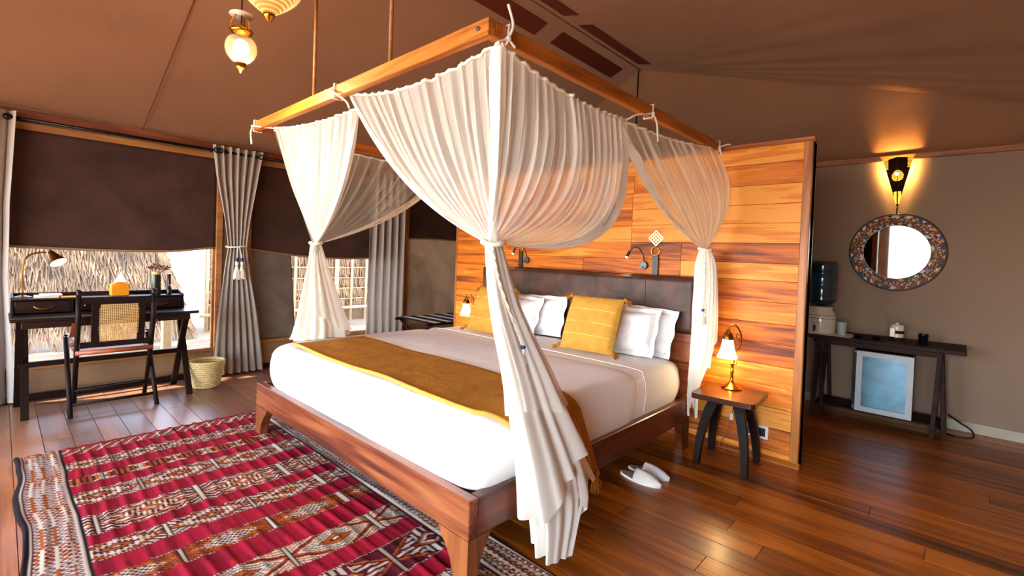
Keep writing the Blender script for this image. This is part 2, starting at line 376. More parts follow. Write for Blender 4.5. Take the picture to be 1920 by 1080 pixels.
PLANK = ['#541f08', '#98450c', '#ca6c14', '#de8422', '#e89a3c']
M = dict(
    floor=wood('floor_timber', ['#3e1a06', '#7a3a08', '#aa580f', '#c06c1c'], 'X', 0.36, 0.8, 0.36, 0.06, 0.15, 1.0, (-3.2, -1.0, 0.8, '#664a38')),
    underfloor=plain('underfloor', '#1a0d08', 0.9),
    panel=wood('headboard_wall_timber', PLANK, 'X', 0.5, 0.9, 0.42, 0.08, 0.0, 1.2, spec=0.35),
    paneltrim=wood('trim_timber', ['#7a3f16', '#a8611f', '#c87f30'], 'Z', 0.4, 1, 0.1),
    trimx=wood('trim_timber_long', ['#6a3214', '#97501c', '#b56a28'], 'X', 0.4, 1, 0.1),
    trimy=wood('eave_timber', ['#4a1e0e', '#6a2c12', '#86421c'], 'Y', 0.5, 1, 0.1),
    tany=wood('window_rail_timber', ['#7a4a22', '#96602e', '#a87038'], 'Y', 0.55, 1, 0.1),
    beamx=wood('canopy_timber_cross', ['#8a4a18', '#c0722a', '#d8923e'], 'X', 0.4, 1, 0.1),
    beamy=wood('canopy_timber_side', ['#7a3c12', '#b0601e', '#cc7c2c'], 'Y', 0.4, 1, 0.1),
    bedx=wood('bed_timber_cross', ['#3c1a10', '#6a3018', '#8a4a2a', '#9a5c36'], 'X', 0.36, 0.7, 0.05, 0.05, 0.12),
    bedy=wood('bed_timber_side', ['#38140c', '#5c2614', '#7a3a20'], 'Y', 0.32, 0.7, 0.05, 0.05, 0.35),
    bedz=wood('bed_leg_timber', ['#5a2c14', '#7e4420', '#98582c'], 'Z', 0.4, 1.2, 0.1, 0.1),
    dark=plain('dark_timber', '#1c0d08', 0.5, 0, 0.3, 14, 0.05, 120, spec=0.14),
    darkY=wood('dark_desk_timber', ['#120806', '#200f0a', '#2c150e'], 'Y', 0.42, 1, 0.1, 0.05, 0.0, spec=0.22),
    darkX=wood('dark_console_timber', ['#150a08', '#27140d', '#371e16'], 'X', 0.6, 1, 0.1, 0.08, 0.0, spec=0.15),
    table=wood('side_table_timber', ['#220f08', '#46200f', '#5e3016'], 'X', 0.25, 1, 0.1, 0.03, 0.15),
    leather=plain('headboard_leather', '#4a2e25', 0.46, 0, 0.45, 9, 0.3, 28, spec=0.35),
    strap=plain('strap_leather', '#2a201e', 0.4, 0, 0.2, 20),
    sling=plain('sling_leather', '#9a4a1c', 0.42, 0, 0.25, 12, 0.1, 60),
    white=cloth('white_linen', '#fbfaf8', 0.75, 0.015, 700, 0.06, 0.1, 3, 0.10, 5),
    pillow=cloth('pillow_cotton', '#f0eeec', 0.8, 0.02, 700, 0.06, 0.1, 3, 0.3, 9),
    mustard=cloth('mustard_cotton', '#d0983e', 0.85, 0.12, 420, 0.3, 0.3, 18),
    throw=cloth('mustard_throw', '#b07628', 0.9, 0.16, 320, 0.35, 0.0, 9, 0.2, 7),
    throwhem=cloth('mustard_hem', '#d69e48', 0.88, 0.1, 320, 0.35, 0.3, 12),
    thread=cloth('cream_thread', '#f0dc9c', 0.85, 0.05),
    tassel=cloth('tassel_yarn', '#b8741a', 0.9, 0.25, 200, 0.6, 0.3, 60),
    cream=cloth('cream_cord', '#efe6d2', 0.85, 0.08, 200, 0.3),
    net=sheer('canopy_netting', '#fffcf6', 0.46),
    netthin=sheer('canopy_netting_thin', '#f8f0e2', 0.66),
    nethem=cloth('canopy_cotton', '#fbf7ec', 0.85, 0.03, 500, 0.05, 0.1, 3, 0.0, 4, 0.25),
    canvas=cloth('tent_canvas', '#7a5238', 0.9, 0.08, 300, 0.15, 0.1, 1.2, 0.3, 1.6, 0.02),
    canvasR=cloth('tent_canvas_wall', '#8d7563', 0.9, 0.06, 300, 0.15, 0.1, 1.2, 0.12, 1.8),
    patch=cloth('vent_mesh', '#5a2410', 0.9, 0.1, 300, 0.15),
    blind=cloth('blind_fabric', '#3e2923', 0.92, 0.28, 260, 0.25, 0.1, 4, 0.15, 2.5),
    lowwall=cloth('low_canvas', '#8a6a4c', 0.9, 0.15, 300, 0.2, 0.1, 2),
    screen=cloth('grey_screen', '#786a60', 0.9, 0.18, 200, 0.2, 0.0, 6, 0.2, 5, 0.25),
    flap=cloth('backlit_canvas', '#a08a76', 0.9, 0.12, 200, 0.2, 0.0, 5, 0.2, 5, 0.45),
    curtain=cloth('curtain_cloth', '#aca096', 0.88, 0.05, 500, 0.12, 0.15, 4, 0.0, 4, 0.15),
    rod=plain('black_iron', '#120c0a', 0.35, 0.6, 0.1),
    brass=plain('polished_brass', '#c8912e', 0.22, 1.0, 0.15, 20),
    palebrass=plain('pale_brass', '#e8d8a8', 0.35, 0.7, 0.1, 20),
    oldbrass=plain('aged_brass', '#7a4e1c', 0.35, 1.0, 0.2, 20),
    black=plain('black_plastic', '#141214', 0.4, 0, 0.1),
    blackgloss=plain('black_gloss', '#0c0a0c', 0.15, 0, 0.1),
    whiteplastic=plain('white_plastic', '#e8e6e2', 0.35, 0, 0.03),
    fridgedoor=plain('fridge_door', '#aeb2b6', 0.4, 0, 0.03),
    grey=plain('grey_metal', '#5a5a5c', 0.4, 0.5, 0.1),
    skirt=plain('painted_skirting', '#a89c88', 0.6, 0, 0.06),
    silver=plain('mirror_silver', '#f4f4f4', 0.015, 1.0, 0.0),
    rug=vcol('woven_wool'),
    mosaic=vcol('beadwork', 0.4, 0.1),
    bronze=plain('pierced_bronze', '#2c160c', 0.45, 0.7, 0.2, 20),
    amber=glow('amber_light', '#ffb038', 3.5),
    bulb=glow('warm_bulb', '#ffe2a8', 30.0),
    globe=glow('lit_glass', '#ffe6b0', 3.0, '#fff2d8'),
    bell=glow('lit_bell_glass', '#ffe0a0', 1.6, '#fff0d0'),
    bead=glow('lit_beads', '#ffd890', 0.30, '#d8b070'),
    liner=glow('bead_liner', '#c88838', 0.5, '#8a6030'),
    led=glow('reading_led', '#ffedb8', 12.0),
    pane=clearglass('window_pane', (1, 1, 1), 0.96, 0.02),
    clear=clearglass('clear_tumbler', (0.9, 0.95, 0.93), 0.6),
    bottle=plain('water_bottle_blue', '#14303e', 0.08, 0, 0.5, 4, coat=0.8),
    fridgeglass=plain('fridge_glass', '#2f6072', 0.12, 0.35, 0.5, 9, coat=0.8, emit='#5fa8bc', estr=0.03),
    ceramic=plain('cream_ceramic', '#d6c8b4', 0.2, 0, 0.04, coat=0.4),
    wicker=plain('basket_straw', '#c9ad74', 0.8, 0, 0.25, 60, 0.4, 140),
    cane=plain('cane_weave', '#d8ac68', 0.6, 0, 0.15, 60),
    tissue=cloth('tissue_paper', '#fbf8f2', 0.9, 0.02, 300, 0.05, 0, 3, 0, 4, 0.3),
    tissuebox=cloth('tissue_box_cloth', '#e08c0e', 0.7, 0.1, 200, 0.1),
    vase=plain('dark_vase', '#0c130e', 0.3, 0, 0.2),
    petal=plain('dried_petal', '#6a4030', 0.8, 0, 0.4, 40),
    petallight=plain('dried_petal_pale', '#c8a48c', 0.8, 0, 0.2, 40),
    paper=plain('paper', '#d8cdb8', 0.7, 0, 0.05),
    blue=plain('blue_bead', '#1a3a8a', 0.3),
    sand=plain('sand', '#d6cab8', 0.95, 0, 0.2, 1.2, 0.5, 6),
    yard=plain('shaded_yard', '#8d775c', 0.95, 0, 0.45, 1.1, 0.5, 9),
    thatch=plain('thatch_reed', '#927050', 0.9, 0, 0.45, 3.0),
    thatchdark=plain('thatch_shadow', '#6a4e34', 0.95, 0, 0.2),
    pole=plain('bleached_pole', '#c8a67c', 0.85, 0, 0.15, 12),
    bark=plain('bark', '#5a4636', 0.9, 0, 0.2, 12),
    leaf=plain('dry_leaf', '#7a7a48', 0.8, 0, 0.3, 4),
    slip=cloth('slipper_towelling', '#e9e6e2', 0.9, 0.03, 300, 0.3),
    slipin=cloth('slipper_insole', '#b8b2ac', 0.9, 0.05, 300, 0.3),
    blackstrap=cloth('black_webbing', '#1a1618', 0.8, 0.1), creamstrap=cloth('cream_webbing', '#b8aca0', 0.8, 0.1),
)

# ------------------------------------------------------------------ the tent: floor
XL, XR, YF, YB = -4.15, 4.3, -3.6, 4.23
fl = struct('floor', MB().box(XL - .06, XR + .06, YF - .3, YB + .06, -0.06, -0.022), M['underfloor'])
PW = 0.142
y = -1.052 - PW * 18
rr = random.Random(3)
while y < YB - 0.01:
    y1 = min(y + PW, YB)
    x = XL - rr.uniform(0, 1.4)
    while x < XR - 0.05:
        L_ = rr.uniform(1.7, 3.3)
        x0, x1 = max(x, XL), min(x + L_, XR)
        if x1 - x0 > 0.08 and y1 - y > 0.02:
            dz = rr.uniform(-0.0012, 0.0)
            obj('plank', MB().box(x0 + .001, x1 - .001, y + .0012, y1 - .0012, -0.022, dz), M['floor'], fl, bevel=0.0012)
        x += L_
    y = y1

# ------------------------------------------------------------------ walls
wl_ = MB()
for (a, b_, z0, z1) in ((YF, -1.34, 0, 2.4), (-1.34, .24, 0, .275), (.24, .56, 0, 2.4), (.56, 2.44, 0, .30), (2.44, 2.54, 0, 2.4), (2.54, 3.75, 0, .30), (3.75, YB, 0, 2.4),
                       (-1.34, .24, 2.2, 2.4), (.56, 2.44, 2.2, 2.4), (2.54, 3.75, 2.2, 2.4)):
    wl_.box(XL - .05, XL, a, b_, z0, z1)
struct('wall_left', wl_, M['lowwall'])
wbk = struct('wall_back', MB().box(XL - .05, XR, YB, YB + .05, 0, 2.42), M['canvasR'])
struct('wall_right', MB().box(XR, XR + .05, YF, YB, 0, 2.3), M['canvasR'])
wf = MB()
wf.box(XL, XR, YF - .05, YF, 2.32, 3.5)
wf.box(2.5, XR, YF - .05, YF, 0, 2.32)
struct('wall_front', wf, M['canvasR'])
struct('trim_4', MB().box(-.12, .06, YF - .08, YF, 0, 2.32), M['paneltrim'])
struct('door_1', MB().box(.06, .27, YF - .12, YF - .08, 0, 2.3), M['screen'])
struct('trim_5', MB().box(XL, XR, YF - .1, YF - .05, 2.28, 2.4), M['trimx'])

# eave boards and rails of the left wall
struct('trim_1', MB().box(XL, XL + .03, YF, YB, 2.275, 2.35), M['trimy'], bevel=.003)
struct('trim_2', MB().box(XL, XL + .022, YF, YB, 2.195, 2.25), M['tany'], bevel=.003)
struct('baseboard_left', MB().box(XL, XL + .025, YF, YB, 0, .055), M['darkY'], bevel=.003)
struct('baseboard_back', MB().box(-2.6, XR, YB - .018, YB, 0, .085), M['skirt'], bevel=.003)
struct('trim_3', MB().box(XL, XR, YB - .035, YB, 2.305, 2.35), M['trimx'], bevel=.003)
# posts between the windows
for i, (a, b_) in enumerate(((.235, .29), (.53, .56), (2.44, 2.545))):
    struct('trim_%d' % (6 + i), MB().box(XL, XL + .035, a, b_, .0, 2.195), M['paneltrim'] if i == 2 else M['tany'], bevel=.003)
# windows: sill, side frames, pane
for i, (a, b_, z0) in enumerate(((-1.34, .24, .275), (.56, 2.44, .30), (2.54, 3.75, .30))):
    fr = MB()
    fr.box(XL - .04, XL + .02, a, b_, z0 - .02, z0 + .012)
    fr.box(XL - .04, XL - .01, a, a + .025, z0, 2.2)
    fr.box(XL - .04, XL - .01, b_ - .025, b_, z0, 2.2)
    w = struct('window_%d' % (i + 1), fr, M['tany'], bevel=.002)
    if i < 2: obj('pane', MB().box(XL - .034, XL - .030, a + .02, b_ - .02, z0 + .01, 2.2), M['pane'], w)
    else: obj('canvas_flap', MB().grid(lambda u, v: (XL - .02 + .012 * math.sin(9 * u + 2 * v) * math.sin(5 * v + u), lerp(a + .02, b_ - .02, u), lerp(z0, 2.2, v)), 24, 24), M['flap'], w, smooth=True, solid=.004)

# ------------------------------------------------------------------ canvas roof
RX, RZ, RY = -1.297, 3.444, 3.56
def wr(x, y, z, k):
    n = noise.noise(Vector((x * .9, y * .9, k))) * .018
    return z + n
def left_roof(u, v):
    yb = lerp(RY, 4.226, v); y_ = lerp(YF - .1, yb + .015, u); x_ = lerp(RX, XL - .02, v)
    zz = lerp(RZ, 2.36, v)
    return (x_, y_, zz + .02 * math.sin(PI * v) * math.sin(PI * u) * noise.noise(Vector((x_, y_, 0))))
QX, QY, QZ = 1.685, 4.051, 2.644
sl = (QZ - RZ) / (QX - RX); XE = XR + .02; ZE = RZ + sl * (XE - RX)
def back_line(x_): # where right plane meets back plane
    t = (x_ - RX) / (QX - RX); return RY + (QY - RY) * t
def fan(x_, y_):
    d = Vector((x_ - RX, y_ - RY)); a = math.atan2(d.y, d.x); r = d.length
    return 0.055 * math.sin(a * 46 + 2 * math.sin(a * 9)) * math.exp(-r * .8) * min(1, r * 2.5)
def right_roof(u, v):
    x_ = lerp(RX, XE, v); y_ = lerp(YF - .1, back_line(x_) + .03, 1 - (1 - u) ** 1.6); fd = min(1, (1 - u) * 8)
    return (x_, y_, RZ + sl * (x_ - RX) + .02 * fd * math.sin(PI * v) * noise.noise(Vector((x_ * .8, y_ * .8, 4))) + fan(x_, y_) * math.sin(PI * min(1, v * 1.2)) * fd)
def back_roof(u, v):
    # left half from (XL,4.226,2.36) to ridge end, right half along the crease
    if u < .4:
        t = u / .4; top = Vector((lerp(XL, RX, t), lerp(4.226, RY, t), lerp(2.36, RZ, t)))
    else:
        t = (u - .4) / .6; x_ = lerp(RX, XE, t); top = Vector((x_, back_line(x_), RZ + sl * (x_ - RX)))
    x_ = top.x; bot = Vector((x_, 4.25, 2.325)) if x_ < 3.4 else Vector((x_, max(4.25, top.y), min(2.325, top.z)))
    top.z += .012
    p = top.lerp(bot, v)
    p.y += .02 * math.sin(PI * v) * noise.noise(Vector((x_ * 1.2, v * 2, 9))) + .012 * math.sin(PI * v) * math.sin((x_ + v * (x_ - RX) * .4) * 7)
    return p
cl = struct('ceiling', MB().grid(left_roof, 40, 16), M['canvas'], smooth=True)
obj('roof_panel', MB().grid(right_roof, 110, 70), M['canvas'], cl, smooth=True)
obj('roof_panel', MB().grid(back_roof, 90, 16), M['canvas'], cl, smooth=True)
for (s_, m_) in ((-1, .38), (1, -sl)):
    for (ya, yb) in ((-1.2, -.2), (0.05, 1.0), (1.2, 2.04), (2.26, 3.35)):
        q = [];
        for (dx, yy) in ((.085, ya), (.235, ya), (.245, yb), (.09, yb)):
            q.append((RX + s_ * dx, yy, RZ - m_ * dx - .006))
        obj('vent_patch', MB().add(q + [(p[0], p[1], p[2] - .004) for p in q], [(0, 1, 2, 3), (7, 6, 5, 4), (0, 4, 5, 1), (1, 5, 6, 2), (2, 6, 7, 3), (3, 7, 4, 0)]), M['patch'], cl)
# a stitched seam on the left slope and the ridge seam
obj('seam', MB().tube([(lerp(XL, RX, t), -.374, lerp(2.352, RZ - .012, t)) for t in (0, .25, .5, .75, 1)], .0035, 5), M['patch'], cl)
obj('seam', MB().tube([(RX, YF, RZ - .004), (RX, 0, RZ - .004), (RX, RY, RZ - .004)], .008, 6), M['canvas'], cl)

# ------------------------------------------------------------------ partition of timber behind the bed
PX0, PX1, PY = -2.845, .600, 2.32
pt = struct('wall_headboard', MB().box(PX0, PX1 + .05, PY + .02, PY + .1, 0, 2.14), M['underfloor'])
rows = [.0, .071, .222, .359, .503, .644, .792, .929, 1.074, 1.219, 1.338, 1.476, 1.613, 1.744, 1.878, 2.024, 2.142]
rr = random.Random(11)
for i in range(len(rows) - 1):
    cuts = [PX0 + .012]
    if i == 12: js = [-1.9, -.63]
    elif i == 14: js = [-.62]
    else: js = sorted(rr.sample([-2.3, -1.95, -1.5, -1.1, -.63, -.2], rr.choice((1, 1, 2))))
    for a, b_ in zip(cuts + js, js + [PX1]):
        obj('plank', MB().box(a + .0008, b_ - .0008, PY, PY + .02, rows[i] + .001, rows[i + 1] - .001), M['panel'], pt, bevel=.0015)
obj('end_post', MB().box(PX1, PX1 + .05, PY - .012, PY + .11, 0, 2.142), M['paneltrim'], pt, bevel=.003)
obj('end_post', MB().box(PX0 - .012, PX0 + .012, PY - .006, PY + .11, 0, 2.142), M['paneltrim'], pt, bevel=.003)
obj('cap_moulding', MB().prism([(-.032, .0), (.03, .0), (.055, .022), (.055, .034), (-.045, .034), (-.045, .022)], (PX1 + .075 - PX0, 0, 0), (PX0 - .02, PY + .05, 2.142), (0, 1, 0), (0, 0, 1)), M['trimx'], pt, bevel=.002)
obj('base_moulding', MB().prism([(0, 0), (-.03, 0), (-.03, .012), (-.012, .03), (0, .03)], (PX1 + .06 - PX0, 0, 0), (PX0, PY, 0), (0, 1, 0), (0, 0, 1)), M['trimx'], pt)
# wall sockets on the partition
for i, x_ in enumerate((.425, .335)):
    so = obj('wall_socket', MB().box(x_ - .042, x_ + .042, PY - .008, PY, .135, .225), M['whiteplastic'], pt, bevel=.003)
    obj('socket_insert', MB().box(x_ - .024, x_ + .024, PY - .012, PY - .007, .152, .208), M['black' if i == 0 else 'grey'], so, bevel=.003)
    if i == 0: obj('plug', MB().box(x_ - .02, x_ + .005, PY - .045, PY - .011, .165, .195), M['black'], so, bevel=.006)

# ------------------------------------------------------------------ outdoors
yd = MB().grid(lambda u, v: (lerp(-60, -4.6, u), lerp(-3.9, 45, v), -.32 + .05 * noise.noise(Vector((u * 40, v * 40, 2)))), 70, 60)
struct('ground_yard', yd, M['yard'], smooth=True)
gr = MB()
gr.grid(lambda u, v: (lerp(-60, -4.6, u), lerp(-40, -3.9, v), -.33 + .05 * noise.noise(Vector((u * 40, v * 40, 2)))), 60, 30)
gr.grid(lambda u, v: (lerp(-4.6, 30, u), lerp(-40, YF - .4, v), -.32 + .03 * noise.noise(Vector((u * 20, v * 20, 2)))), 30, 30)
struct('ground', gr, M['sand'], smooth=True)
# thatched hut seen through the desk window
hut = thing('thatched_hut', (-9.6, -2.5, -.3), 'low thatched hut roof of dry reeds outside the window behind the desk', 'hut')
hx0, hz0, hx1, hz1 = -8.4, -.08, -10.6, 3.2
def yend(t): return lerp(1.0, .62, t)
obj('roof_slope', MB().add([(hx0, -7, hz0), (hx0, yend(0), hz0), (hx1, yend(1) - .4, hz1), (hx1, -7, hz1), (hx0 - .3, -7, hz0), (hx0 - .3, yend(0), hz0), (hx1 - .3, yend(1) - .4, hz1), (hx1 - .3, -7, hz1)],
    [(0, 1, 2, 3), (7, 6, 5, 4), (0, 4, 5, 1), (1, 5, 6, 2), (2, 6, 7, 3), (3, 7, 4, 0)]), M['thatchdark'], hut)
rr = random.Random(5)
def blades(mb, n, base, dirn, nrm, ln, wd, rr):
    """n thin reed blades; base() gives root point"""
    for _ in range(n):
        p = base(); d = (dirn + Vector((rr.uniform(-.1, .1), rr.uniform(-.22, .22), rr.uniform(-.12, .12)))).normalized()
        l_ = ln * rr.uniform(.6, 1.2); w_ = wd * rr.uniform(.6, 1.3)
        s_ = d.cross(nrm).normalized() * w_
        o_ = nrm * rr.uniform(.015, .06)
        mb.add([p + s_ + o_ * .2, p - s_ + o_ * .2, p - s_ * .6 + d * l_ + o_, p + s_ * .6 + d * l_ + o_, p - nrm * .02 + d * l_ * .5], [(0, 1, 2, 3), (0, 3, 4), (1, 4, 2)])
bl = MB(); sd = Vector((hx0 - hx1, 0, hz0 - hz1)).normalized(); sn = Vector((-(hz0 - hz1), 0, (hx0 - hx1))).normalized()
def hbase():
    t = rr.random() ** 1.3 * .85
    return Vector((lerp(hx0, hx1, t), rr.uniform(-4.2, lerp(1.0, .3, t)), lerp(hz0, hz1, t)))
blades(bl, 7000, hbase, sd, sn, .34, .011, rr)
o = obj('reeds', bl, M['thatch'], hut); o['kind'] = 'stuff'
bl = MB()
def ebase():
    t = rr.random() * .5; return Vector((lerp(hx0, hx1, t), lerp(1.0, .3, t) + rr.uniform(-.06, .02), lerp(hz0, hz1, t) + .05))
blades(bl, 350, ebase, Vector((.35, .25, -.9)), sn, .36, .012, rr)
o = obj('verge_reeds', bl, M['thatch'], hut); o['kind'] = 'stuff'
# woven reed fence further along
fe = thing('reed_fence', (-9.0, 3.4, -.36), 'woven reed fence with pale poles and bench rail outside the window', 'fence')
FX = -9.0
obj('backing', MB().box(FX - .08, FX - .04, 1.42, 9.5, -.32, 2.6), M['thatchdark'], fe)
rr = random.Random(8)
for k in range(11):
    zt = .18 + k * .24
    bl = MB()
    blades(bl, 620, lambda: Vector((FX - .03, rr.uniform(1.42, 9.4), zt + rr.uniform(0, .03))), Vector((0.02, 0, -1)), Vector((1, 0, 0)), .25, .012, rr)
    o = obj('reed_tier', bl, M['thatch'], fe); o['kind'] = 'stuff'
    obj('batten', MB().tube([(FX + .02, 1.4, zt), (FX + .025, 5, zt + .015), (FX + .02, 9.4, zt)], .010, 6), M['pole'], fe)
for yy in (1.42, 3.05, 3.98, 4.35, 4.72, 5.3, 6.5):
    obj('post', MB().tube([(FX + .05, yy, -.32), (FX + .055, yy + .01, 1), (FX + .05, yy, 2.7)], .028 if yy != 3.98 else .05, 8), M['pole'], fe, smooth=True)
obj('bench_rail', MB().tube([(FX + .3, 1.25, .02), (FX + .3, 9, .02)], .035, 8), M['pole'], fe, smooth=True)
# a bare tree far outside
tr = thing('bare_tree', (-22, 3.2, -.3), 'slim bare tree trunk standing in bright sand beyond the hut', 'tree')
obj('trunk', MB().tube(arc_path([(-22, 3.3, -.35), (-22, 3.2, 1.5), (-22.1, 2.9, 3.2), (-22, 2.5, 6)], 12), [.16 - .008 * i for i in range(13)], 8), M['bark'], tr, smooth=True)
rr = random.Random(2); lv = MB()
for i in range(500):
    a = rr.uniform(0, 2 * PI); r_ = rr.uniform(.2, 2.4); c = Vector((-22 + r_ * math.cos(a), 2.6 + r_ * math.sin(a), 5.6 + rr.uniform(-1.6, 1.4)))
    d = Vector((rr.uniform(-1, 1), rr.uniform(-1, 1), rr.uniform(-1, 1))).normalized() * .12; e = d.cross(Vector((0, 0, 1))) * .6
    lv.add([c - d, c + e, c + d, c - e], [(0, 1, 2, 3)])
o = obj('foliage', lv, M['leaf'], tr); o['kind'] = 'stuff'
# a timber stake just outside the desk window
tag(obj('timber_stake', MB().box(-5.33, -5.24, .02, .115, -.32, .62), M['pole'], bevel=.01), 'short square timber stake standing outside behind the writing desk', 'post')

# unseen trees added over the huts to dapple the yard and cut sky light
for (cx, cy, lb, sd_) in ((-9.3, -7.6, 'unseen shade tree added behind the thatched hut roof', 1), (-9.8, -1.6, 'unseen shade tree added above the reed fence', 2)):
    tr = thing('added_shade_tree', (cx - 1, cy, -.35), lb, 'tree', 'unseen added shade trees outside the tent')
    obj('trunk', MB().tube(arc_path([(cx - 1.2, cy, -.4), (cx - 1.1, cy + .2, 2), (cx - .8, cy, 4), (cx, cy + .1, 6)], 12), [.3 - .012 * i for i in range(13)], 9), M['bark'], tr, smooth=True)
    rr = random.Random(40 + sd_); lv = MB()
    for i in range(4200):
        a = rr.uniform(0, 2 * PI); r_ = 4.6 * math.sqrt(rr.random()); h_ = rr.uniform(-.9, .9) * math.sqrt(max(.05, 1 - (r_ / 4.7) ** 2))
        c = Vector((cx + r_ * math.cos(a), cy + r_ * math.sin(a), 6.2 + h_))
        d = Vector((rr.uniform(-1, 1), rr.uniform(-1, 1), rr.uniform(-.5, .5))).normalized() * rr.uniform(.1, .2); e = d.cross(Vector((rr.uniform(-.4, .4), rr.uniform(-.4, .4), 1))) * .6
        lv.add([c - d, c + e, c + d, c - e], [(0, 1, 2, 3)])
    o = obj('foliage', lv, M['leaf'], tr); o['kind'] = 'stuff'

# ------------------------------------------------------------------ bed
BW, BL, RT, RB = 2.26, 2.12, .36, .20
bed = thing('bed', (-1.13, 1.05, 0), 'wide reddish-brown wooden bed with brown leather headboard under the canopy', 'bed')
def rail(name, x0, x1, y0, y1, mat):
    return obj(name, MB().box(x0, x1, y0, y1, RB, RT), mat, bed, bevel=.004)
rail('foot_rail', -BW, 0, 0, .05, M['bedx'])
rail('side_rail', -.05, 0, .05, BL, M['bedy'])
rail('side_rail', -BW, -BW + .05, .05, BL, M['bedy'])
obj('slat_base', MB().box(-BW + .05, -.05, .05, BL, .24, .345), M['dark'], bed)
brk = [(0, RB), (0, 0), (-.085, 0), (-.088, .04), (-.105, .09), (-.14, .14), (-.165, .16), (-.19, RB)]
def leg(cx, cy, sx, sy):
    m = MB()
    m.prism([(p[0], p[1]) for p in brk], (0, sy * .055, 0), (cx, cy, 0), (sx, 0, 0))
    m.prism([(max(.0555, -p[0] * .66), p[1]) for p in brk[2:]] + [(.0555, RB), (.0555, 0)], (-sx * .055, 0, 0), (cx, cy, 0), (0, sy, 0))
    return obj('leg', m, M['bedz'], bed)
leg(0, 0, 1, 1); leg(-BW, 0, -1, 1)
obj('leg', MB().prism([(0, 0), (.0, RB), (-.14, RB), (-.10, 0)], (-.05, 0, 0), (0, BL, 0), (0, 1, 0)), M['bedy'], bed)
obj('leg', MB().prism([(0, 0), (.0, RB), (-.14, RB), (-.10, 0)], (.05, 0, 0), (-BW, BL, 0), (0, 1, 0)), M['bedy'], bed)
# headboard: lower timber boards and a padded leather panel with two seams
HY = 2.165
obj('headboard_board', MB().box(-2.24, -.01, HY + .02, HY + .06, .36, .58), M['bedx'], bed, bevel=.004)
obj('headboard_board', MB().box(-2.24, -.01, HY + .02, HY + .06, .583, .80), M['bedx'], bed, bevel=.004)
obj('headboard_frame', MB().box(-2.25, -.0, HY + .045, HY + .10, .36, 1.215), M['dark'], bed, bevel=.004)
def pad(x0, x1):
    def f(u, v):
        x_ = lerp(x0, x1, u); z_ = lerp(.80, 1.21, v)
        e = min(1, min(u * (x1 - x0), (1 - u) * (x1 - x0), v * .41, (1 - v) * .41) / .035)
        return (x_, HY + .045 - .055 * math.sqrt(max(0, 1 - (1 - e) ** 2)) - .004 * math.sin(PI * u) + .002 * noise.noise(Vector((x_ * 9, z_ * 9, 0))), z_)
    return MB().grid(f, max(16, int((x1 - x0) * 60)), 26)
hp = obj('headboard_pad', pad(-2.245, -.012), M['leather'], bed, smooth=True)
for x_ in (-.40, -1.86):
    obj('seam', MB().tube([(x_, HY - .0105, .815), (x_ + .003, HY - .0135, 1.0), (x_, HY - .0105, 1.195)], .003, 6), M['strap'], hp)

# mattress with its fitted white sheet and the duvet folded back
mt = thing('mattress', (-1.13, 1.05, .345), 'thick mattress dressed in a bright white duvet on the wooden bed', 'mattress')
def slab(x0, x1, y0, y1, z0, z1, r, amp, seed, foot=True, head=True):
    """rounded slab shell with soft cloth unevenness"""
    def f(u, v):
        # perimeter param u (closed), v from bottom edge up over the rim to the centre
        a = 2 * PI * u; cx, cy = (x0 + x1) / 2, (y0 + y1) / 2; hx, hy = (x1 - x0) / 2, (y1 - y0) / 2
        c, s_ = math.cos(a), math.sin(a); n = 14
        k = (abs(c) ** n + abs(s_) ** n) ** (-1 / n)
        ux, uy = c * k, s_ * k
        H = z1 - z0
        if v < .4:
            t = v / .4; z_ = z0 + (H - r) * t; ins = .018 * (1 - t) ** 2 - .012 * math.sin(PI * t)
        elif v < .6:
            t = (v - .4) / .2 * PI / 2; z_ = z1 - r + r * math.sin(t); ins = r * (1 - math.cos(t))
        else:
            t = (v - .6) / .4; z_ = z1 + .012 * math.sin(t * PI / 2); ins = None
        if ins is None:
            sx_, sy_ = (hx - r) * (1 - t), (hy - r) * (1 - t)
        else: sx_, sy_ = hx - ins, hy - ins
        p = Vector((cx + ux * sx_, cy + uy * sy_, z_))
        nn = noise.noise(Vector((p.x * 3.1, p.y * 3.1, p.z * 4 + seed))) + .5 * noise.noise(Vector((p.x * 9, p.y * 9, p.z * 7 + seed)))
        w = amp * nn * (1 if v > .02 else 0)
        if v < .6: p += Vector((ux, uy, .3)) * w
        else: p.z += w
        return p
    return MB().grid(f, 220, 40, True)
MZ = .635
obj('sheet', slab(-BW + .035, -.028, .06, 2.115, .345, MZ - .012, .08, .004, 1), M['white'], mt, smooth=True)
obj('duvet', slab(-BW + .022, -.012, .034, 1.46, .348, MZ + .006, .095, .007, 3), M['white'], mt, smooth=True)
obj('fold_edge', MB().tube(arc_path([(-.006, 1.43, .40), (-.004, 1.45, .52), (-.03, 1.455, .615), (-.10, 1.456, .648), (-.6, 1.45, .655), (-1.2, 1.46, .655), (-2.0, 1.455, .652), (-2.2, 1.455, .61)], 40), .002, 6), M['white'], mt, smooth=True)

